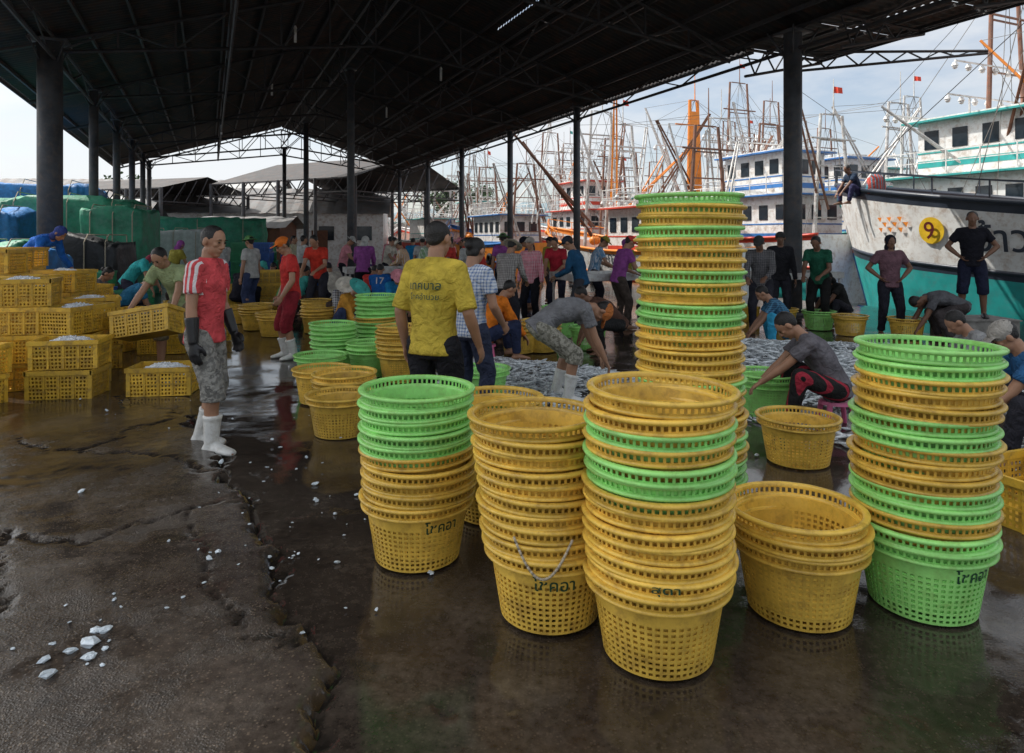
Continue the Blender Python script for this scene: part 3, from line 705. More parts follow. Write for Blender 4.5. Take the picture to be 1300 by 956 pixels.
def open_shed(label,x,y,w,d,h,rh,rot):
    o=bpy.data.objects.new('open_shed',None); COL.objects.link(o); o.location=(x,y,0); o.rotation_euler=(0,0,math.radians(rot)); top(o,label,'building')
    r=MB()
    for sg in(-1,1):
        r.add([(-w/2,0,h+rh),(w/2,0,h+rh),(w/2,sg*d/2,h),(-w/2,sg*d/2,h)],[(0,1,2,3)])
    r.obj('roof',mRoof,o)
    for i in range(5):
        for sg in(-1,1):
            c=MB(); xx=-w/2+w*i/4; c.tube((xx,sg*d/2,0),(xx,sg*d/2,h),.12,n=8); c.obj('column',mCol,o)
    t=MB(); n=14
    for sg in(-1,1):
        for i in range(n):
            a=-w/2+w*i/n; b=-w/2+w*(i+1)/n; t.tube((a,sg*d/2,h-.9),(b,sg*d/2,h-.9),.06,n=4); t.tube((a,sg*d/2,h-.05),(b,sg*d/2,h-.05),.06,n=4); t.tube((a,sg*d/2,h-.9 if i%2 else h),(b,sg*d/2,h if i%2 else h-.9),.04,n=4)
    for i in range(5):
        xx=-w/2+w*i/4
        for k in range(8):
            a=-d/2+d*k/8; b=a+d/8; za=h+rh*(1-abs(a)/(d/2)); zb2=h+rh*(1-abs(b)/(d/2)); t.tube((xx,a,h-.9),(xx,b,zb2-.1),.04,n=4); t.tube((xx,a,h-.9),(xx,b,h-.9),.05,n=4)
    t.obj('truss',mSteel,o)
open_shed('second open shed with dark roof and lattice trusses',-12.5,50,13,12,5.4,1.9,-28)
open_shed('older open shed with sagging dark roof',-27,50,12,8,4.9,1.0,-20)
mBark=M('bark',(.12,.09,.06),.9); mLeaf=M('foliage',(.05,.09,.03),.8,var=.5,scale=3)
def tree(x,y,h,seed):
    rr=random.Random(seed); o=bpy.data.objects.new('tree',None); COL.objects.link(o); o.location=(x,y,0); top(o,'leafy green tree behind the harbour buildings','tree','harbour trees')
    t=MB(); t.tube((0,0,0),(0.1,0,h*.5),.25,.16,n=8)
    cl=[]
    for i in range(7):
        a=rr.uniform(0,6.28); e=V((math.cos(a)*h*.22*rr.uniform(.5,1.3),math.sin(a)*h*.22,h*rr.uniform(.6,.95))); t.tube((.1,0,h*rr.uniform(.35,.5)),e,.1,.03,n=5); cl.append(e)
    t.obj('trunk',mBark,o); c=MB()
    for e in cl:
        for k in range(170):
            d=V((rr.gauss(0,1),rr.gauss(0,1),rr.gauss(0,.7)))*h*.085; q=e+d; s=rr.uniform(.15,.35); u=V((rr.uniform(-1,1),rr.uniform(-1,1),rr.uniform(-1,1))).normalized(); w_=u.orthogonal().normalized()
            c.add([q-u*s,q+w_*s*.6,q+u*s,q-w_*s*.6],[(0,1,2,3)])
    c.obj('crown',mLeaf,o)
for i,(x,y,h_) in enumerate([(-48,85,9),(-10,95,9),(-34,92,8),(-58,84,8),(-6,110,10),(-22,100,8)]): tree(x,y,h_,i)
def tarp(label,x,y,w,d,h,mat,seed,rot=0):
    mb=MB(); nn=130; rg=[]
    def sup(u,e): c,s_=math.cos(u),math.sin(u); return math.copysign(abs(c)**e,c),math.copysign(abs(s_)**e,s_)
    lv=[(1.06,0.)]+[(1.05-.03*f,f*.97) for f in [i/14 for i in range(1,15)]]+[(.97,.99),(.85,1.),(.7,1.),(.5,1.),(.3,1.),(.02,1.)]
    for sc_,f in lv:
        q=[]
        for i in range(nn):
            u=2*math.pi*i/nn; cx,cy=sup(u,.22); p=V((cx*w/2*sc_,cy*d/2*sc_,h*f))
            a=MN.noise(V((p.x*1.1+seed*7,p.y*1.1,p.z*.5))); b=MN.noise(V((p.x*4.5+seed,p.y*4.5,p.z*1.3+9))); c=MN.noise(V((p.x*9+seed,p.y*9,p.z*2.5+4)))
            r=1+(.07*a+.05*b+.025*c)*(1.1-.4*f); q.append(V((p.x*r,p.y*r,p.z+(.22*a+.10*b+.04*c)*f)))
        rg.append(q)
    mb.loft(rg,True); o=mb.obj('tarp_covered_pile',mat,None,True,(x,y,-.01)); o.rotation_euler=(0,0,math.radians(rot)); top(o,label,'tarp')
    rp=MB()
    for k in(-.3,.05,.36):
        pr=[V((k*w,-d*.56,.1)),V((k*w,-d*.545,h*.95)),V((k*w,-d*.4,h*1.06)),V((k*w,d*.4,h*1.06)),V((k*w,d*.56,.1))]
        for a,b in zip(pr[:-1],pr[1:]): rp.tube(a,b,.015,n=5)
    rp.obj('lashing_rope',mRope,o)
mTG=M('green_tarp',(.04,.30,.17),.6,var=.5,scale=2.5,bump=.9,bscale=9,dirt=(.14,.30,.24)); mTK=M('black_tarp',(.025,.027,.03),.5,var=.4,scale=2,bump=.9,bscale=9); mTB=M('blue_tarp',(.04,.22,.55),.6,var=.4,bump=.9,bscale=9); mTW=M('white_sheet_tarp',(.55,.58,.58),.6,bump=.9,bscale=9)
tarp('tall goods pile covered with green tarpaulin',-13.2,20.5,3.6,2.6,2.75,mTG,1,20); tarp('goods pile covered with green tarpaulin',-11.2,19.6,1.6,1.8,2.4,mTG,2,12); tarp('goods pile covered with black tarpaulin',-10.4,17.0,1.5,1.4,1.6,mTK,3,10)
tarp('low pile covered with blue tarpaulin',-9.2,12.6,1.6,1.3,1.35,mTB,4,8); tarp('goods pile under blue tarpaulin beside crates',-17.0,24,4.4,3,3.4,mTB,5,20); tarp('goods pile covered with white sheet',-13.2,27,2.6,2.0,1.9,mTW,6,10); tarp('long goods pile under green tarpaulin',-14.5,31,6,2.5,2.5,mTG,7,20); tarp('small pile under green netting',-11.9,15.6,1.7,1.4,1.5,mTG,8,15)
tarp('pile under bright blue tarpaulin',-13.6,17.4,2.2,1.6,2.3,mTB,9,15)
def table(x,y,l,w,h,rot):
    o=bpy.data.objects.new('sorting_table',None); COL.objects.link(o); o.location=(x,y,0); o.rotation_euler=(0,0,math.radians(rot)); top(o,'steel fish sorting table on thin legs','table','sorting tables')
    a=MB(); a.box((0,0,h),(l,w,.04)); 
    for sg in(-1,1): a.box((0,sg*w/2,h+.05),(l,.02,.12)); a.box((sg*l/2,0,h+.05),(.02,w-.03,.12))
    a.obj('table_top',mPole,o)
    for sx in(-1,1):
        for sy in(-1,1): q=MB(); q.tube((sx*(l/2-.06),sy*(w/2-.06),0),(sx*(l/2-.06),sy*(w/2-.06),h-.02),.025,n=8); q.obj('leg',mPole,o)
table(2.6,13.2,3.6,1.1,.85,20); table(5.2,13.9,3,1.0,.8,20); table(-2.7,16.5,2.6,1,.8,20)
pb=MB(); pb.box((0,0,.163),(.95,.7,.33)); pb.box((0,0,.338),(1.0,.75,.02)); o=pb.obj('concrete_block',mConc,None,loc=(7.3,10.8,0)); top(o,'low concrete block a worker stands on','concrete block')
fm=MB(); rr=random.Random(5)
def fish(mb,x,y,z,a,l,tl):
    d=V((math.cos(a),math.sin(a),tl)).normalized(); s_=d.cross(V((0,0,1))).normalized(); u=s_.cross(d); c=V((x,y,z)); n=6
    pr=[(-.5,.02,.07),(-.38,.03,.02),(-.1,.08,.13),(.2,.09,.14),(.42,.05,.08),(.5,.01,.02)]
    mb.eloft([(c+d*l*t,s_*l*w_*.9,u*l*h_*.6) for t,w_,h_ in pr],n)
def fishpile(cx,cy,rx,ry,n,h):
    for _ in range(n):
        a=rr.uniform(0,6.28); r=math.sqrt(rr.random()); x=cx+rx*r*math.cos(a); y=cy+ry*r*math.sin(a)
        fish(fm,x,y,.015+h*(1-r*r)*rr.random(),rr.uniform(0,6.28),rr.uniform(.12,.21),rr.uniform(-.25,.25))
fishpile(3.25,8.3,1.35,1.9,2400,.30); fishpile(4.2,7.2,1.1,1.0,700,.08); fishpile(0.2,7.7,1.1,1.1,900,.12); fishpile(.3,6.3,.9,.9,450,.03); fishpile(3.3,5.3,.8,.6,140,.02);fishpile(5.0,9.3,1.2,1.1,700,.08); fishpile(2.0,7.0,.8,1.1,500,.07); fishpile(-.4,8.6,.6,.5,200,.05)
top(fm.obj('fish_pile',mFish,None,True),'heaps of small silver fish on the wet floor','fish',kind='stuff')
IM=[]
for k in range(6):
    m=MB(); r2=random.Random(k+40); 
    m.ell((0,0,0),V((.036,0,0)),V((.005,.024,0)),V((0,.004,.014)),6,4); m.v=[tuple(c*(1+r2.uniform(-.38,.38)) for c in v) for v in m.v]; IM.append(m.mesh('ice_chunk',mIce))
def ice(x,y,s): 
    o=O('ice_chunk',R.choice(IM),None,(x,y,(.036 if x<-1.3 else .004)+.007*s),(R.uniform(-.3,.3),R.uniform(-.3,.3),R.uniform(0,6))); o.scale=(s,s,s); top(o,'broken piece of ice melting on the wet floor','ice','ice pieces on the floor')
for x,y,s in [(-1.62,2.72,.8),(-1.63,2.63,1.3),(-1.67,2.58,.7),(-1.58,2.55,.7),(-1.73,2.53,.7),(-1.55,2.6,.4),(-1.77,2.63,.4),(-1.9,2.6,.3),(-1.66,2.44,.9),(-1.72,2.95,.4),(-1.75,3.0,.3),(-1.5,2.5,.3),(-1.9,2.4,.35)]: ice(x,y,s)
for _ in range(130):
    c=R.choice([(-1.5,4.25,.28),(-1.3,3.7,.35),(-1.2,3.3,.15),(-.85,3.95,.1),(-2.0,5.2,.5),(3.1,5.6,.5),(-.9,2.9,.35),(2.3,4.4,.6),(3.0,6.3,.5),(-1.68,2.6,.2),(-3.7,6.4,.5),(-1.7,2.6,.35)]); ice(c[0]+R.gauss(0,c[2]),c[1]+R.gauss(0,c[2]),R.uniform(.16,.28)+.5*R.random()**3)
# ---------------------------------------------------------------- people
PEND=[]
def remesh(o,vs,smooth=2,disp=0):
    md=o.modifiers.new('r','REMESH'); md.mode='VOXEL'; md.voxel_size=vs; md.use_smooth_shade=True
    s_=o.modifiers.new('s','SMOOTH'); s_.factor=.5; s_.iterations=smooth
    if disp:
        d=o.modifiers.new('d','DISPLACE'); d.texture=TEX; d.strength=disp; d.mid_level=.5; d.texture_coords='LOCAL'
    PEND.append(o)
TEX=bpy.data.textures.new('fold','CLOUDS'); TEX.noise_scale=.11; TEX.noise_depth=2
def dirp(a): a=math.radians(a); return V((0,math.sin(a),math.cos(a)))
def dirf(a): a=math.radians(a); return V((0,math.cos(a),-math.sin(a)))
def ik(a,t,l1,l2,pole):
    d=t-a; Lh=max(abs(l1-l2)+.02,min(d.length,(l1+l2)*.998)); dn=d.normalized(); t=a+dn*Lh
    x=(l1*l1-l2*l2+Lh*Lh)/(2*Lh); h=math.sqrt(max(l1*l1-x*x,0)); pv=pole-dn*pole.dot(dn)
    if pv.length<1e-4: pv=V((0,1,0))
    pv.normalize(); return a+dn*x+pv*h,t
POSE=dict(
 stand=dict(pel=(0,0,.87),pitch=3,hp=8,hands=((-.25,.05,.82),(.25,.05,.82)),feet=((-.11,-.02,.075),(.11,.05,.075))),
 hips=dict(pel=(0,0,.87),pitch=0,hp=5,hands=((-.17,.06,.96),(.17,.06,.96)),feet=((-.15,0,.075),(.15,.03,.075)),elb=((-1,-.5,0),(1,-.5,0))),
 work=dict(pel=(0,-.02,.86),pitch=16,hp=35,hands=((-.14,.38,.95),(.14,.42,.93)),feet=((-.12,.0,.075),(.12,.08,.075))),
 bend=dict(pel=(0,-.18,.76),pitch=84,hp=110,hands=((-.15,.42,.28),(.17,.38,.26)),feet=((-.17,.0,.075),(.16,.05,.075))),
 lean=dict(pel=(0,-.1,.82),pitch=46,hp=50,hands=((-.3,.42,.62),(.3,.42,.62)),feet=((-.15,-.1,.075),(.15,.12,.075))),
 squat=dict(pel=(0,-.14,.24),pitch=32,hp=45,hands=((-.14,.42,.22),(.16,.40,.20)),feet=((-.16,.13,.075),(.17,.10,.075)),knee=((-.6,.8,1.2),(.6,.8,1.2))),
 stool=dict(pel=(0,-.15,.33),pitch=28,hp=42,hands=((-.13,.42,.30),(.15,.38,.26)),feet=((-.2,.26,.075),(.2,.22,.075)),knee=((-.6,.8,1.2),(.6,.8,1.2))),
)
def person(label,x,y,head,pose='stand',H=1.65,z=0.,shirt=(.5,.1,.1),sk='plain',s2=(.8,.8,.8),sleeve='short',trs=(.03,.03,.04),tk='plain',t2=(.2,.2,.15),leg='long',shoe=None,hat=None,hatc=(.05,.05,.05),hair='short',skin=None,glove=None,near=False,collar=False,twist=0,hy=0,vox=None,fold=.026,**ov):
    P=dict(POSE[pose]); P.update(ov); k=H/1.65; skin=skin or mSkin
    X=V((1,0,0)); pel=V(P['pel']); pt=P['pitch']; U1=dirp(pt*.7); F1=dirf(pt*.7); U2=dirp(pt*1.15); F2=dirf(pt*1.15)
    tq=Quaternion(U2,math.radians(twist)); X2=tq@X; F2=tq@F2; Xm=(X+X2).normalized()
    chest=pel+U1*.24; neck=chest+U2*.29
    UH=dirp(P['hp']); FH=dirf(P['hp']); hq=Quaternion(UH,math.radians(hy+twist)); FH=hq@FH; XH=hq@X
    hb_=neck+(U2*.6+UH*.4)*.06; hc=hb_+UH*.095+FH*.018
    sh=[neck-U2*.055-X2*.165,neck-U2*.055+X2*.165]
    elb=P.get('elb',((-.5,-1,-.3),(.5,-1,-.3))); kn=P.get('knee',((-.12,1,.1),(.12,1,.1)))
    arms=[];legs=[]
    for i in(0,1):
        e,w=ik(sh[i],V(P['hands'][i]),.285,.245,V(elb[i])); arms.append((sh[i],e,w))
        hip=pel+X*(.09*(-1 if i==0 else 1))-V((0,0,.01)); kq,an=ik(hip,V(P['feet'][i]),.41,.40,V(kn[i])); legs.append((hip,kq,an))
    def torso(mb,e,full=True):
        rows=[(pel-U1*.09,.10,.085,X,F1),(pel,.155,.112,X,F1),(pel+U1*.12,.135,.10,Xm,F1),(chest+U2*.02,.148,.108,X2,F2),(chest+U2*.13,.163,.110,X2,F2),(neck-U2*.075,.165,.088,X2,F2),(neck-U2*.03,.115,.07,X2,F2),(neck-U2*.005,.075,.062,X2,F2)]
        if not full: rows=[(pel-U1*.07,.158,.122,X,F1)]+rows[1:]
        mb.eloft([(c,ax*(a+e),ay*(b+e)) for c,a,b,ax,ay in rows],16)
        for s_ in sh: mb.sph(s_,.058+e*.8)
        for sgn,s_ in((-1,sh[0]),(1,sh[1])): mb.tube(neck-U2*.035+X2*sgn*.04,s_+U2*.015,.05+e*.7,.045+e*.7)
    def hand(mb,i,e=0.):
        a,el,w=arms[i]; D=(w-el).normalized(); F=F2 if abs(D.dot(F2))<.8 else X2*(1 if i==0 else -1)
        W=(F-D*D.dot(F)).normalized(); Np=D.cross(W); 
        inn=-X2 if i==1 else X2
        if abs(D.dot(F2))>=.8: inn=-U2
        if Np.dot(inn)<0: Np=-Np
        mb.eloft([(w-D*.02,W*(.026+e),Np*(.022+e)),(w+D*.015,W*(.028+e),Np*(.018+e)),(w+D*.05,W*(.038+e),Np*(.016+e)),(w+D*.088,W*(.037+e),Np*(.013+e))],12)
        for j,(ln,r) in enumerate(((.064,.0085),(.075,.009),(.082,.009),(.073,.009))):
            b0=w+D*(.082 if j else .075)+W*(-.030+.0205*j); c=P.get('curl',[35])[0]*(1.15-.1*j); q=b0
            for m_,fr in enumerate((.42,.33,.25)):
                an=math.radians(c*(.45+.5*m_)); d=(D*math.cos(an)+Np*math.sin(an)+W*(-.06+.04*j)).normalized(); q2=q+d*ln*fr; mb.tube(q,q2,r+e,r*.9+e,8); mb.sph(q2,r*.92+e,8,5); q=q2
        q=w+D*.02+W*.022
        for m_,(dd,ln) in enumerate((((D*.6+W*.75+Np*.25),.042),((D*.85+W*.3+Np*.45),.032),((D*.9+Np*.5),.02))):
            q2=q+dd.normalized()*ln; mb.tube(q,q2,.0115-.001*m_+e,.0105-.001*m_+e,8); mb.sph(q2,.0105-.001*m_+e,8,5); q=q2
    def footm(mb,i,e=0.):
        h,kq,an=legs[i]; ff=V((-.12 if i==0 else .12,1,0)).normalized(); fx=V((ff.y,-ff.x,0)); zz=V((0,0,1)); b0=V((an.x,an.y,an.z-.075))
        mb.eloft([(b0+ff*t+zz*(h2+.002),fx*(w_+e),zz*(h2+e*.6)) for t,w_,h2 in((-.065,.02,.02),(-.05,.032,.034),(0,.037,.045),(.06,.042,.036),(.12,.047,.024),(.165,.042,.017),(.19,.026,.011))],12)
    body=MB(); torso(body,0)
    body.tube(neck-U2*.04,hb_+UH*.03,.058,.054,12); body.tube(hb_+UH*.0,hc-UH*.04,.054,.05,12)
    body.ell(hc+UH*.022-FH*.008,XH*.074,FH*.092,UH*.088,16,12); body.ell(hc-UH*.045+FH*.022,XH*.056,FH*.062,UH*.062,14,10); body.ell(hc-UH*.088+FH*.05,XH*.028,FH*.03,UH*.022,10,8)
    body.ell(hc+UH*.028+FH*.070,XH*.045,FH*.016,UH*.010,10,8)
    body.tube(hc+UH*.018+FH*.078,hc-UH*.022+FH*.100,.009,.0135,8); body.sph(hc-UH*.024+FH*.098,.014); 
    for sx in(-1,1):
        body.sph(hc-UH*.028+FH*.090+XH*sx*.012,.009); body.ell(hc-UH*.005-FH*.008+XH*sx*.080,XH*.011,FH*.021,UH*.033,8,8); body.ell(hc-UH*.012+FH*.058+XH*sx*.036,XH*.022,FH*.02,UH*.018,8,6)
    body.ell(hc-UH*.053+FH*.082,XH*.024,FH*.010,UH*.006,8,6); body.ell(hc-UH*.064+FH*.079,XH*.020,FH*.010,UH*.007,8,6)
    for i in(0,1):
        a,el,w=arms[i]; D=(w-el).normalized()
        body.sph(a,.052); body.tube(a,el,.049,.039,12); body.sph(el,.040); m1=el.lerp(w,.3); body.tube(el,m1,.039,.041,12); body.tube(m1,w,.041,.026,12); body.sph(w,.026); hand(body,i)
        h,kq,an=legs[i]; body.sph(h,.085); body.tube(h,kq,.086,.056,14); body.sph(kq,.057); m1=kq.lerp(an,.3)+(an-kq).normalized().cross(X)*(.012); body.tube(kq,m1,.054,.056,12); body.sph(m1,.055); body.tube(m1,an,.055,.036,12); body.sph(an,.040); footm(body,i)
    vx=vox or (.0075 if near else .0095)
    ob=body.obj('person',skin,None,True); ob.location=(x,y,z); ob.rotation_euler=(0,0,math.radians(head)); ob.scale=(k,k,k); remesh(ob,vx,2)
    top(ob,label,'person')
    s_=MB(); torso(s_,.017,full=False)
    fr=dict(short=.62,none=.12,long=1.,elbow=.95)[sleeve]
    for a,el,w in arms:
        if sleeve=='long':
            s_.tube(a,el,.066,.054,12); s_.sph(el,.054); s_.tube(el,w,.053,.040,12)
        else: s_.tube(a,a.lerp(el,fr),.066,.066,12)
    so=s_.obj('shirt',cloth(shirt,sk,s2),ob,True); remesh(so,.012 if near else .015,2,fold)
    if collar:
        c=MB(); c.eloft([(neck-U2*.03,X2*.088,F2*.080),(neck+U2*.012,X2*.072,F2*.068),(neck+U2*.03,X2*.066,F2*.062)],16,caps=False); c.obj('collar',cloth(shirt,'plain'),so,True)
    t=MB(); t.eloft([(pel-U1*.10,X*.125,F1*.10),(pel-U1*.03,X*.168,F1*.125),(pel+U1*.05,X*.160,F1*.122)],16)
    for h,kq,an in legs:
        t.sph(h,.10); 
        if leg=='long': t.tube(h,kq,.102,.075,14); t.sph(kq,.074); t.tube(kq,an+(kq-an)*.04,.073,.058,14)
        elif leg=='knee': t.tube(h,kq,.102,.084,14); t.sph(kq,.083); t.tube(kq,kq.lerp(an,.22),.084,.084,14)
        else: t.tube(h,h.lerp(kq,.85),.104,.092,14)
    to=t.obj('trousers',cloth(trs,tk,t2),ob,True); remesh(to,.013 if near else .016,2,.022)
    if shoe:
        for i in(0,1):
            h,kq,an=legs[i]; b=MB(); footm(b,i,.010 if shoe!='sandal' else .004)
            if shoe=='boots':
                m1=an.lerp(kq,.52); b.tube(an,m1,.050,.066,14); b.sph(an,.052); b.tube(m1-(kq-an).normalized()*.025,m1,.070,.070,14)
            bo=b.obj('boot' if shoe=='boots' else 'shoe',mBoot if shoe=='boots' else mBlackR,ob,True); remesh(bo,.010,1)
    if glove:
        for i in glove:
            gb=MB(); hand(gb,i,.005); a,el,w=arms[i]; gb.tube(w,w.lerp(el,.75),.036,.052,12); go=gb.obj('glove',mBlackR,ob,True); remesh(go,.0075,1)
    if hair and hat!='scarf':
        h_=MB(); h_.ell(hc+UH*.034-FH*.022,XH*.081,FH*.092,UH*.086,16,12)
        if hair=='short': h_.ell(hc-UH*.008-FH*.052,XH*.064,FH*.044,UH*.052,12,8)
        else: h_.ell(hc-UH*.025-FH*.045,XH*.070,FH*.052,UH*.055,12,8)
        if hair=='bun': h_.sph(hc-FH*.115+UH*.01,.042)
        if hair=='long': h_.ell(hc-UH*.10-FH*.06,XH*.075,FH*.04,UH*.12,12,8)
        ho=h_.obj('hair',mHair,ob,True); remesh(ho,.010,1,.010)
    if near:
        for sx in(-1,1):
            e=MB(); e.ell(hc+UH*.010+FH*.0815+XH*sx*.030,XH*.012,FH*.006,UH*.0055,10,6); e.obj('eye',mEye,ob,True)
            e=MB(); e.ell(hc+UH*.032+FH*.085+XH*sx*.031,XH*.018,FH*.004,UH*.0035,10,6); e.obj('eyebrow',mHair,ob,True)
    if hat:
        mc=cloth(hatc); c=MB()
        if hat=='cap':
            c.ell(hc+UH*.045-FH*.012,XH*.088,FH*.100,UH*.078,16,10); c.eloft([(hc+UH*.052+FH*f,XH*w_,UH*.006) for f,w_ in((.05,.07),(.11,.072),(.15,.055),(.165,.02))],14)
        elif hat=='wide':
            c.ell(hc+UH*.06,XH*.088,FH*.098,UH*.075,16,10); c.eloft([(hc+UH*.035,XH*.185,FH*.195),(hc+UH*.055,XH*.10,FH*.11)],24)
        else:
            c.ell(hc+UH*.022-FH*.018,XH*.088,FH*.098,UH*.098,16,10); c.ell(hc-UH*.10-FH*.035,XH*.085,FH*.07,UH*.09,14,8)
        co=c.obj('headscarf' if hat=='scarf' else ('cap' if hat=='cap' else 'sun_hat'),mc,ob,True); remesh(co,.008,1)
    return ob,dict(neck=neck,chest=chest,U=U2,F=F2,X=X2)
def stool(x,y,h=.22,mat=None):
    m=MB(); m.eloft([(V((0,0,h-.03)),V((.15,0,0)),V((0,.13,0))),(V((0,0,h)),V((.14,0,0)),V((0,.12,0)))],20)
    for sx in(-1,1):
        for sy in(-1,1): m.tube((sx*.12,sy*.10,0),(sx*.09,sy*.08,h-.02),.02,.025,8)
    o=m.obj('stool',mat or mPink,None,False,(x,y,0)); top(o,'low pink plastic stool on wet floor','stool','low plastic stools')
person('man in red sports shirt, patterned shorts, white boots and black gloves',-2.34,5.2,-98,'stand',1.68,shirt=(.70,.09,.10),sk='sport',s2=(.8,.75,.75),trs=(.20,.195,.18),tk='camo',t2=(.33,.32,.29),leg='knee',shoe='boots',near=True,vox=.0065,glove=(0,1),hp=14,hy=-12,collar=True,hands=((-.23,.10,.84),(.235,.06,.82)),feet=((-.10,-.10,.075),(.11,.12,.075)))
pob,inf=person('man in mustard polo shirt and dark trousers seen from behind',-.53,4.6,-22,'stand',1.70,shirt=(.58,.43,.06),trs=(.02,.02,.025),near=True,collar=True,hp=14,hy=-12,fold=.014,hands=((-.24,.05,.84),(.28,.10,.86)),sleeve='elbow',shoe='shoe')
shirt_o=[c for c in pob.children if c.name.startswith('shirt')][0]
def backtext(inf,zc):
    def fn(x,y):
        zz=zc+y; rx,ry=.187,.136; xx=max(-.17,min(.17,x)); 
        yy=-ry*math.sqrt(max(0,1-(xx/rx)**2)); c=inf['chest']+inf['U']*(zz); return c+inf['X']*xx+inf['F']*(yy-.012)
    return fn
mapped(T_sh1,backtext(inf,.13),'printed_lettering',mInk,shirt_o); mapped(T_sh2,backtext(inf,.065),'printed_lettering',mInk,shirt_o)
person('woman in blue and white checked shirt with tied hair standing',-.36,5.75,-35,'stand',1.60,shirt=(.66,.70,.76),sk='plaid',s2=(.14,.22,.42),trs=(.04,.05,.09),near=True,hair='bun',hp=25,hands=((-.22,.12,.86),(.22,.2,.9)),shoe='shoe')
person('man bending low in grey shirt and camouflage trousers over fish',.47,6.75,-82,'bend',1.66,shirt=(.22,.22,.23),trs=(.20,.19,.15),tk='camo',t2=(.40,.38,.32),near=True,hat='cap',hatc=(.6,.2,.06),leg='knee',shoe='boots',pel=(0,-.2,.72),pitch=72,hp=105,hands=((-.15,.52,.22),(.17,.5,.2)))
person('crouching worker in orange shirt sorting fish',-.22,9.1,-70,'stool',1.66,shirt=(.85,.22,.02),sleeve='long',trs=(.03,.04,.09),near=True); stool(-.36,9.05,.2)
person('man in red shirt, orange cap, dark red trousers, white boots',-2.95,9.1,120,'stand',1.62,shirt=(.62,.045,.04),trs=(.24,.02,.03),leg='knee',shoe='boots',hat='cap',hatc=(.85,.2,.03),near=True,hp=30,hands=((-.22,.16,.86),(.24,.1,.84)))
person('man in pale green polo bending to carry a crate',-4.0,8.2,168,'lean',1.68,shirt=(.36,.43,.22),collar=True,trs=(.20,.17,.11),leg='knee',shoe='sandal',near=True,hp=42,pitch=38,hands=((-.31,.54,.68),(.33,.54,.62)),curl=[75])
person('seated young man in grey shirt and red striped trousers',2.62,5.85,78,'stool',1.62,shirt=(.15,.14,.155),trs=(.02,.02,.02),tk='hstripe',t2=(.35,.03,.05),near=True,hp=52,pitch=34,hands=((-.10,.50,.36),(.14,.46,.33))); stool(2.77,5.83,.22)
person('crouching worker in blue patterned shirt and light blue trousers',3.95,10.1,80,'squat',1.62,shirt=(.10,.28,.45),sk='plaid',s2=(.02,.04,.08),trs=(.05,.40,.65),near=True)
person('person with brown shirt crouching over baskets',1.35,9.5,95,'squat',1.62,shirt=(.10,.05,.035),trs=(.02,.02,.02),pel=(0,-.14,.42),pitch=55,skin=mSkinD)
person('man in dark blue long-sleeved shirt and cap at a table',1.15,11.5,70,'work',1.68,shirt=(.02,.09,.19),sleeve='long',trs=(.05,.05,.06),hat='cap',hatc=(.03,.04,.06))
person('woman in red checked shirt, cap and black trousers standing',.36,12.6,150,'stand',1.60,shirt=(.65,.12,.20),sk='plaid',s2=(.75,.6,.6),sleeve='long',trs=(.015,.015,.02),hat='cap',hatc=(.5,.45,.4),hair='long')
person('worker in grey checked shirt and sun hat bending',-.1,10.9,-30,'work',1.62,shirt=(.42,.40,.38),sk='plaid',s2=(.15,.13,.13),sleeve='long',hat='wide',hatc=(.55,.5,.4))
person('man in red shirt standing beside table',.95,14.3,160,'work',1.66,shirt=(.5,.03,.05),trs=(.03,.03,.05))
o17=person('seated worker in blue jersey numbered seventeen',-2.75,14.2,6,'stool',1.65,shirt=(.02,.15,.50),trs=(.02,.02,.03),pitch=20)
so=[c for c in o17[0].children if c.name.startswith('shirt')][0]; mapped(T_17,backtext(o17[1],.12),'jersey_number',mWhite,so)
person('man in red sleeveless shirt standing in the crowd',-3.85,13.6,170,'work',1.70,shirt=(.65,.05,.03),trs=(.03,.03,.04))
person('worker in blue shirt bending over crates',-6.35,11.3,-60,'squat',1.65,shirt=(.04,.22,.40),trs=(.02,.02,.03),pel=(0,-.14,.42),pitch=45)
person('seated woman in grey top beside crates',-6.95,11.4,-80,'stool',1.6,z=.12,shirt=(.20,.19,.19),trs=(.03,.025,.03),hair='bun')
person('worker in teal shirt leaning over crates',-7.0,12.6,-75,'lean',1.62,shirt=(.05,.48,.48),trs=(.05,.05,.08),hat='scarf',hatc=(.3,.05,.08))
person('worker in bright blue shirt bending over tall crates',-7.65,10.9,-95,'lean',1.65,z=.5,shirt=(.02,.15,.6),sleeve='long',trs=(.03,.03,.04),hat='scarf',hatc=(.05,.08,.3),pitch=60)
pb=MB(); pb.box((0,0,.24),(1.0,.7,.48)); pb.box((0,0,.49),(1.05,.75,.02)); o=pb.obj('wooden_platform',mPoleD,None,loc=(-7.65,10.95,0)); top(o,'low brown wooden platform beside crates','platform')
person('man in dark checked shirt standing',4.2,11.5,150,'work',1.68,shirt=(.08,.08,.09),sk='plaid',s2=(.2,.19,.19),sleeve='long',hat='cap',skin=mSkinD)
person('man in black shirt and cap standing',4.95,12.6,160,'stand',1.70,shirt=(.02,.02,.025),hat='cap',sleeve='long',skin=mSkinD)
person('man in dark green shirt and black trousers standing',5.45,12.1,140,'work',1.68,shirt=(.02,.12,.07),trs=(.015,.015,.015),skin=mSkinD)
person('man in faded maroon shirt and dark headscarf, hands at waist',6.2,11.2,170,'hips',1.64,shirt=(.17,.09,.11),trs=(.02,.02,.03),hat='scarf',hatc=(.02,.02,.03),skin=mSkinD)
person('man in black T-shirt and shorts with hands on hips',7.28,10.8,150,'hips',1.66,z=.348,shirt=(.012,.012,.018),trs=(.015,.018,.04),leg='knee',shoe='sandal',skin=mSkinD)
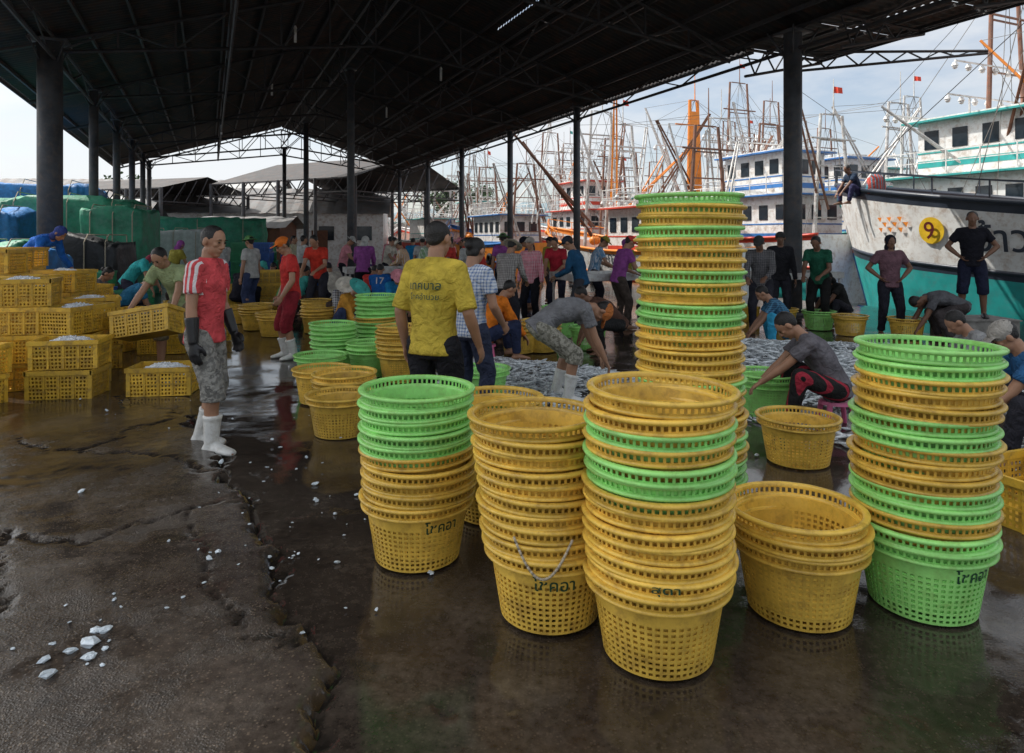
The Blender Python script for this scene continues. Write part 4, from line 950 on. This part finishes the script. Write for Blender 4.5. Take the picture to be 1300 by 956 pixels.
person('worker in grey shirt bending low over baskets',6.75,10.6,80,'bend',1.62,shirt=(.12,.12,.13),trs=(.06,.05,.05),pel=(0,-.2,.55),pitch=80,skin=mSkinD,hands=((-.15,.5,.16),(.17,.5,.16)))
person('seated worker in blue shirt beside crate',3.72,4.85,75,'stool',1.62,shirt=(.03,.12,.28),trs=(.03,.03,.04),hat='cap',hatc=(.35,.33,.3),near=True)
person('worker in dark shirt crouching beside crates',4.55,6.6,80,'squat',1.62,shirt=(.30,.30,.30),trs=(.04,.04,.05))
bp_=PS(15.75,13.0); person('man sitting on boat rail with a striped bag',bp_.x,bp_.y,100,'stool',1.66,z=2.5,shirt=(.03,.05,.09),trs=(.05,.05,.12),skin=mSkinD,hp=20)
person('seated worker in black near the tables',5.9,12.4,100,'stool',1.6,shirt=(.03,.03,.03),hat='scarf',hatc=(.02,.02,.02),skin=mSkinD)
person('worker in pale sleeves crouching near fish',2.9,10.3,110,'squat',1.6,shirt=(.3,.27,.25),trs=(.04,.04,.05),hat='wide',hatc=(.4,.35,.25))
CR=[(.02,.24,.5),(.65,.06,.05),(.5,.5,.48),(.08,.45,.4),(.7,.33,.05),(.3,.08,.3),(.7,.65,.55),(.05,.10,.25),(.15,.35,.12),(.75,.3,.35),(.02,.02,.03),(.35,.3,.05)]
rr=random.Random(21); spots=[(-5.3,13.9,'s'),(-4.9,14.8,'q'),(-4.3,13.8,'q'),(-3.4,15.6,'w'),(-3.1,15.0,'q'),(-2.3,15.6,'q'),(-1.9,14.5,'w'),(-1.3,13.6,'q'),(-2.1,12.4,'q'),(-1.0,15.6,'s'),(-.6,13.4,'w'),(-.2,15.4,'s'),(.5,15.8,'w'),(1.8,14.9,'w'),(-6.2,16.7,'q'),(-7.3,17.2,'w'),(-5.6,18.2,'s'),(-4.6,18.6,'w'),(-3.5,19.2,'w'),(-2.4,18.3,'s'),(-8.2,18.4,'q'),(-1.2,18.8,'w'),(-6.6,20.5,'s'),(-4.0,22.5,'s'),(2.6,15.6,'s'),(-7.0,14.4,'q'),(-5.9,14.9,'q'),(-2.9,11.9,'q'),(-3.7,17.2,'q'),(-5.0,10.9,'q'),
 (-4.0,15.2,'q'),(-2.7,17.4,'w'),(-1.5,17.0,'s'),(-.3,17.6,'w'),(.9,17.2,'s'),(-5.1,16.9,'q'),(-3.1,21.2,'w'),(-1.9,21.5,'s'),(-5.4,22.0,'w'),(-.2,12.1,'q'),(-1.2,11.3,'q'),(1.9,12.1,'w'),(3.3,14.4,'w'),(-2.6,10.8,'q'),(-7.9,15.9,'w'),(-6.6,18.6,'q'),(2.4,11.0,'q')]
for x,y,t in spots:
    c=rr.choice(CR); hat=rr.choice([None,None,'cap','wide','scarf']); nm={'s':'standing','q':'crouching over baskets','w':'standing and working'}[t]
    person('market worker %s%s'%(nm,' wearing a '+{'cap':'cap','wide':'sun hat','scarf':'headscarf'}[hat] if hat else ' in crowd'),x,y,rr.uniform(-180,180),{'s':'stand','q':'squat' if rr.random()<.5 else 'stool','w':'work'}[t],rr.uniform(1.56,1.7),shirt=c,sleeve=rr.choice(['short','long']),trs=rr.choice([(.02,.02,.03),(.05,.07,.15),(.08,.06,.05)]),hat=hat,hatc=rr.choice(CR),vox=.012,sk=rr.choice(['plain','plain','plain','plaid']))[0]['group']='market workers in the crowd'
bg=MB(); bg.eloft([(V((0,0,0)),V((.2,0,0)),V((0,.14,0))),(V((0,0,.15)),V((.25,0,0)),V((0,.18,0))),(V((0,0,.4)),V((.22,0,0)),V((0,.14,0))),(V((0,0,.5)),V((.08,0,0)),V((0,.05,0)))],16); o=bg.obj('striped_bag',cloth((.5,.1,.08),'hstripe',(.1,.3,.4)),None,True,PS(15.75,12.3,2.75)); top(o,'red striped cloth bag on the boat rail','bag')
bpy.context.view_layer.update(); dg=bpy.context.evaluated_depsgraph_get()
news=[(o,bpy.data.meshes.new_from_object(o.evaluated_get(dg))) for o in PEND]
for o,me in news:
    o.modifiers.clear(); o.data=me; me.polygons.foreach_set('use_smooth',[True]*len(me.polygons))
# ---------------------------------------------------------------- light
EL=math.radians(50); sd=V((-.928*math.cos(EL),.365*math.cos(EL),math.sin(EL))).normalized()
w=bpy.data.worlds.new('World'); sc.world=w; w.use_nodes=True; nt=w.node_tree; L=nt.links; bg=nt.nodes['Background']
sky=N(nt,'ShaderNodeTexSky'); sky.sky_type='NISHITA'; sky.sun_disc=False; sky.sun_elevation=EL; sky.sun_rotation=math.radians(-68.5); sky.air_density=1.0; sky.dust_density=1.6
tc=N(nt,'ShaderNodeTexCoord'); mp=N(nt,'ShaderNodeMapping'); mp.inputs['Scale'].default_value=(1,1,3.0); L.new(tc.outputs['Generated'],mp.inputs[0])
ns=N(nt,'ShaderNodeTexNoise',Scale=2.9,Detail=8.,Roughness=.58); L.new(mp.outputs[0],ns.inputs['Vector'])
f=ramp(nt,ns.outputs['Fac'],[(.38,.30),(.58,.95)])
dt=N(nt,'ShaderNodeVectorMath',operation='DOT_PRODUCT'); L.new(tc.outputs['Generated'],dt.inputs[0]); dt.inputs[1].default_value=sd
gl=ramp(nt,dt.outputs['Value'],[(.0,.0),(.65,.03),(.85,.4),(1.,1.)])
cm=N(nt,'ShaderNodeMixRGB'); L.new(gl,cm.inputs[0]); cm.inputs[1].default_value=(5.6,5.8,6.05,1); cm.inputs[2].default_value=(28,27.4,26,1)
mx=N(nt,'ShaderNodeMixRGB'); L.new(f,mx.inputs[0]); L.new(sky.outputs[0],mx.inputs[1]); L.new(cm.outputs[0],mx.inputs[2])
L.new(mx.outputs[0],bg.inputs[0]); bg.inputs[1].default_value=.15
sl=bpy.data.lights.new('sun','SUN'); sl.energy=4.4; sl.angle=math.radians(.5); sl.color=(1,.95,.88); so=O('sun',sl); so.rotation_euler=(-sd).to_track_quat('-Z','Y').to_euler(); so.location=(0,0,30)
cam=bpy.data.cameras.new('camera'); co=O('camera',cam); co.location=(0,0,1.6); co.rotation_euler=(math.radians(90),0,0); cam.lens=24; cam.sensor_width=36; cam.shift_y=-.135; cam.clip_end=3000; cam.clip_start=.05
sc.camera=co
sc.view_settings.view_transform='Standard'; sc.view_settings.look='None'; sc.view_settings.exposure=0
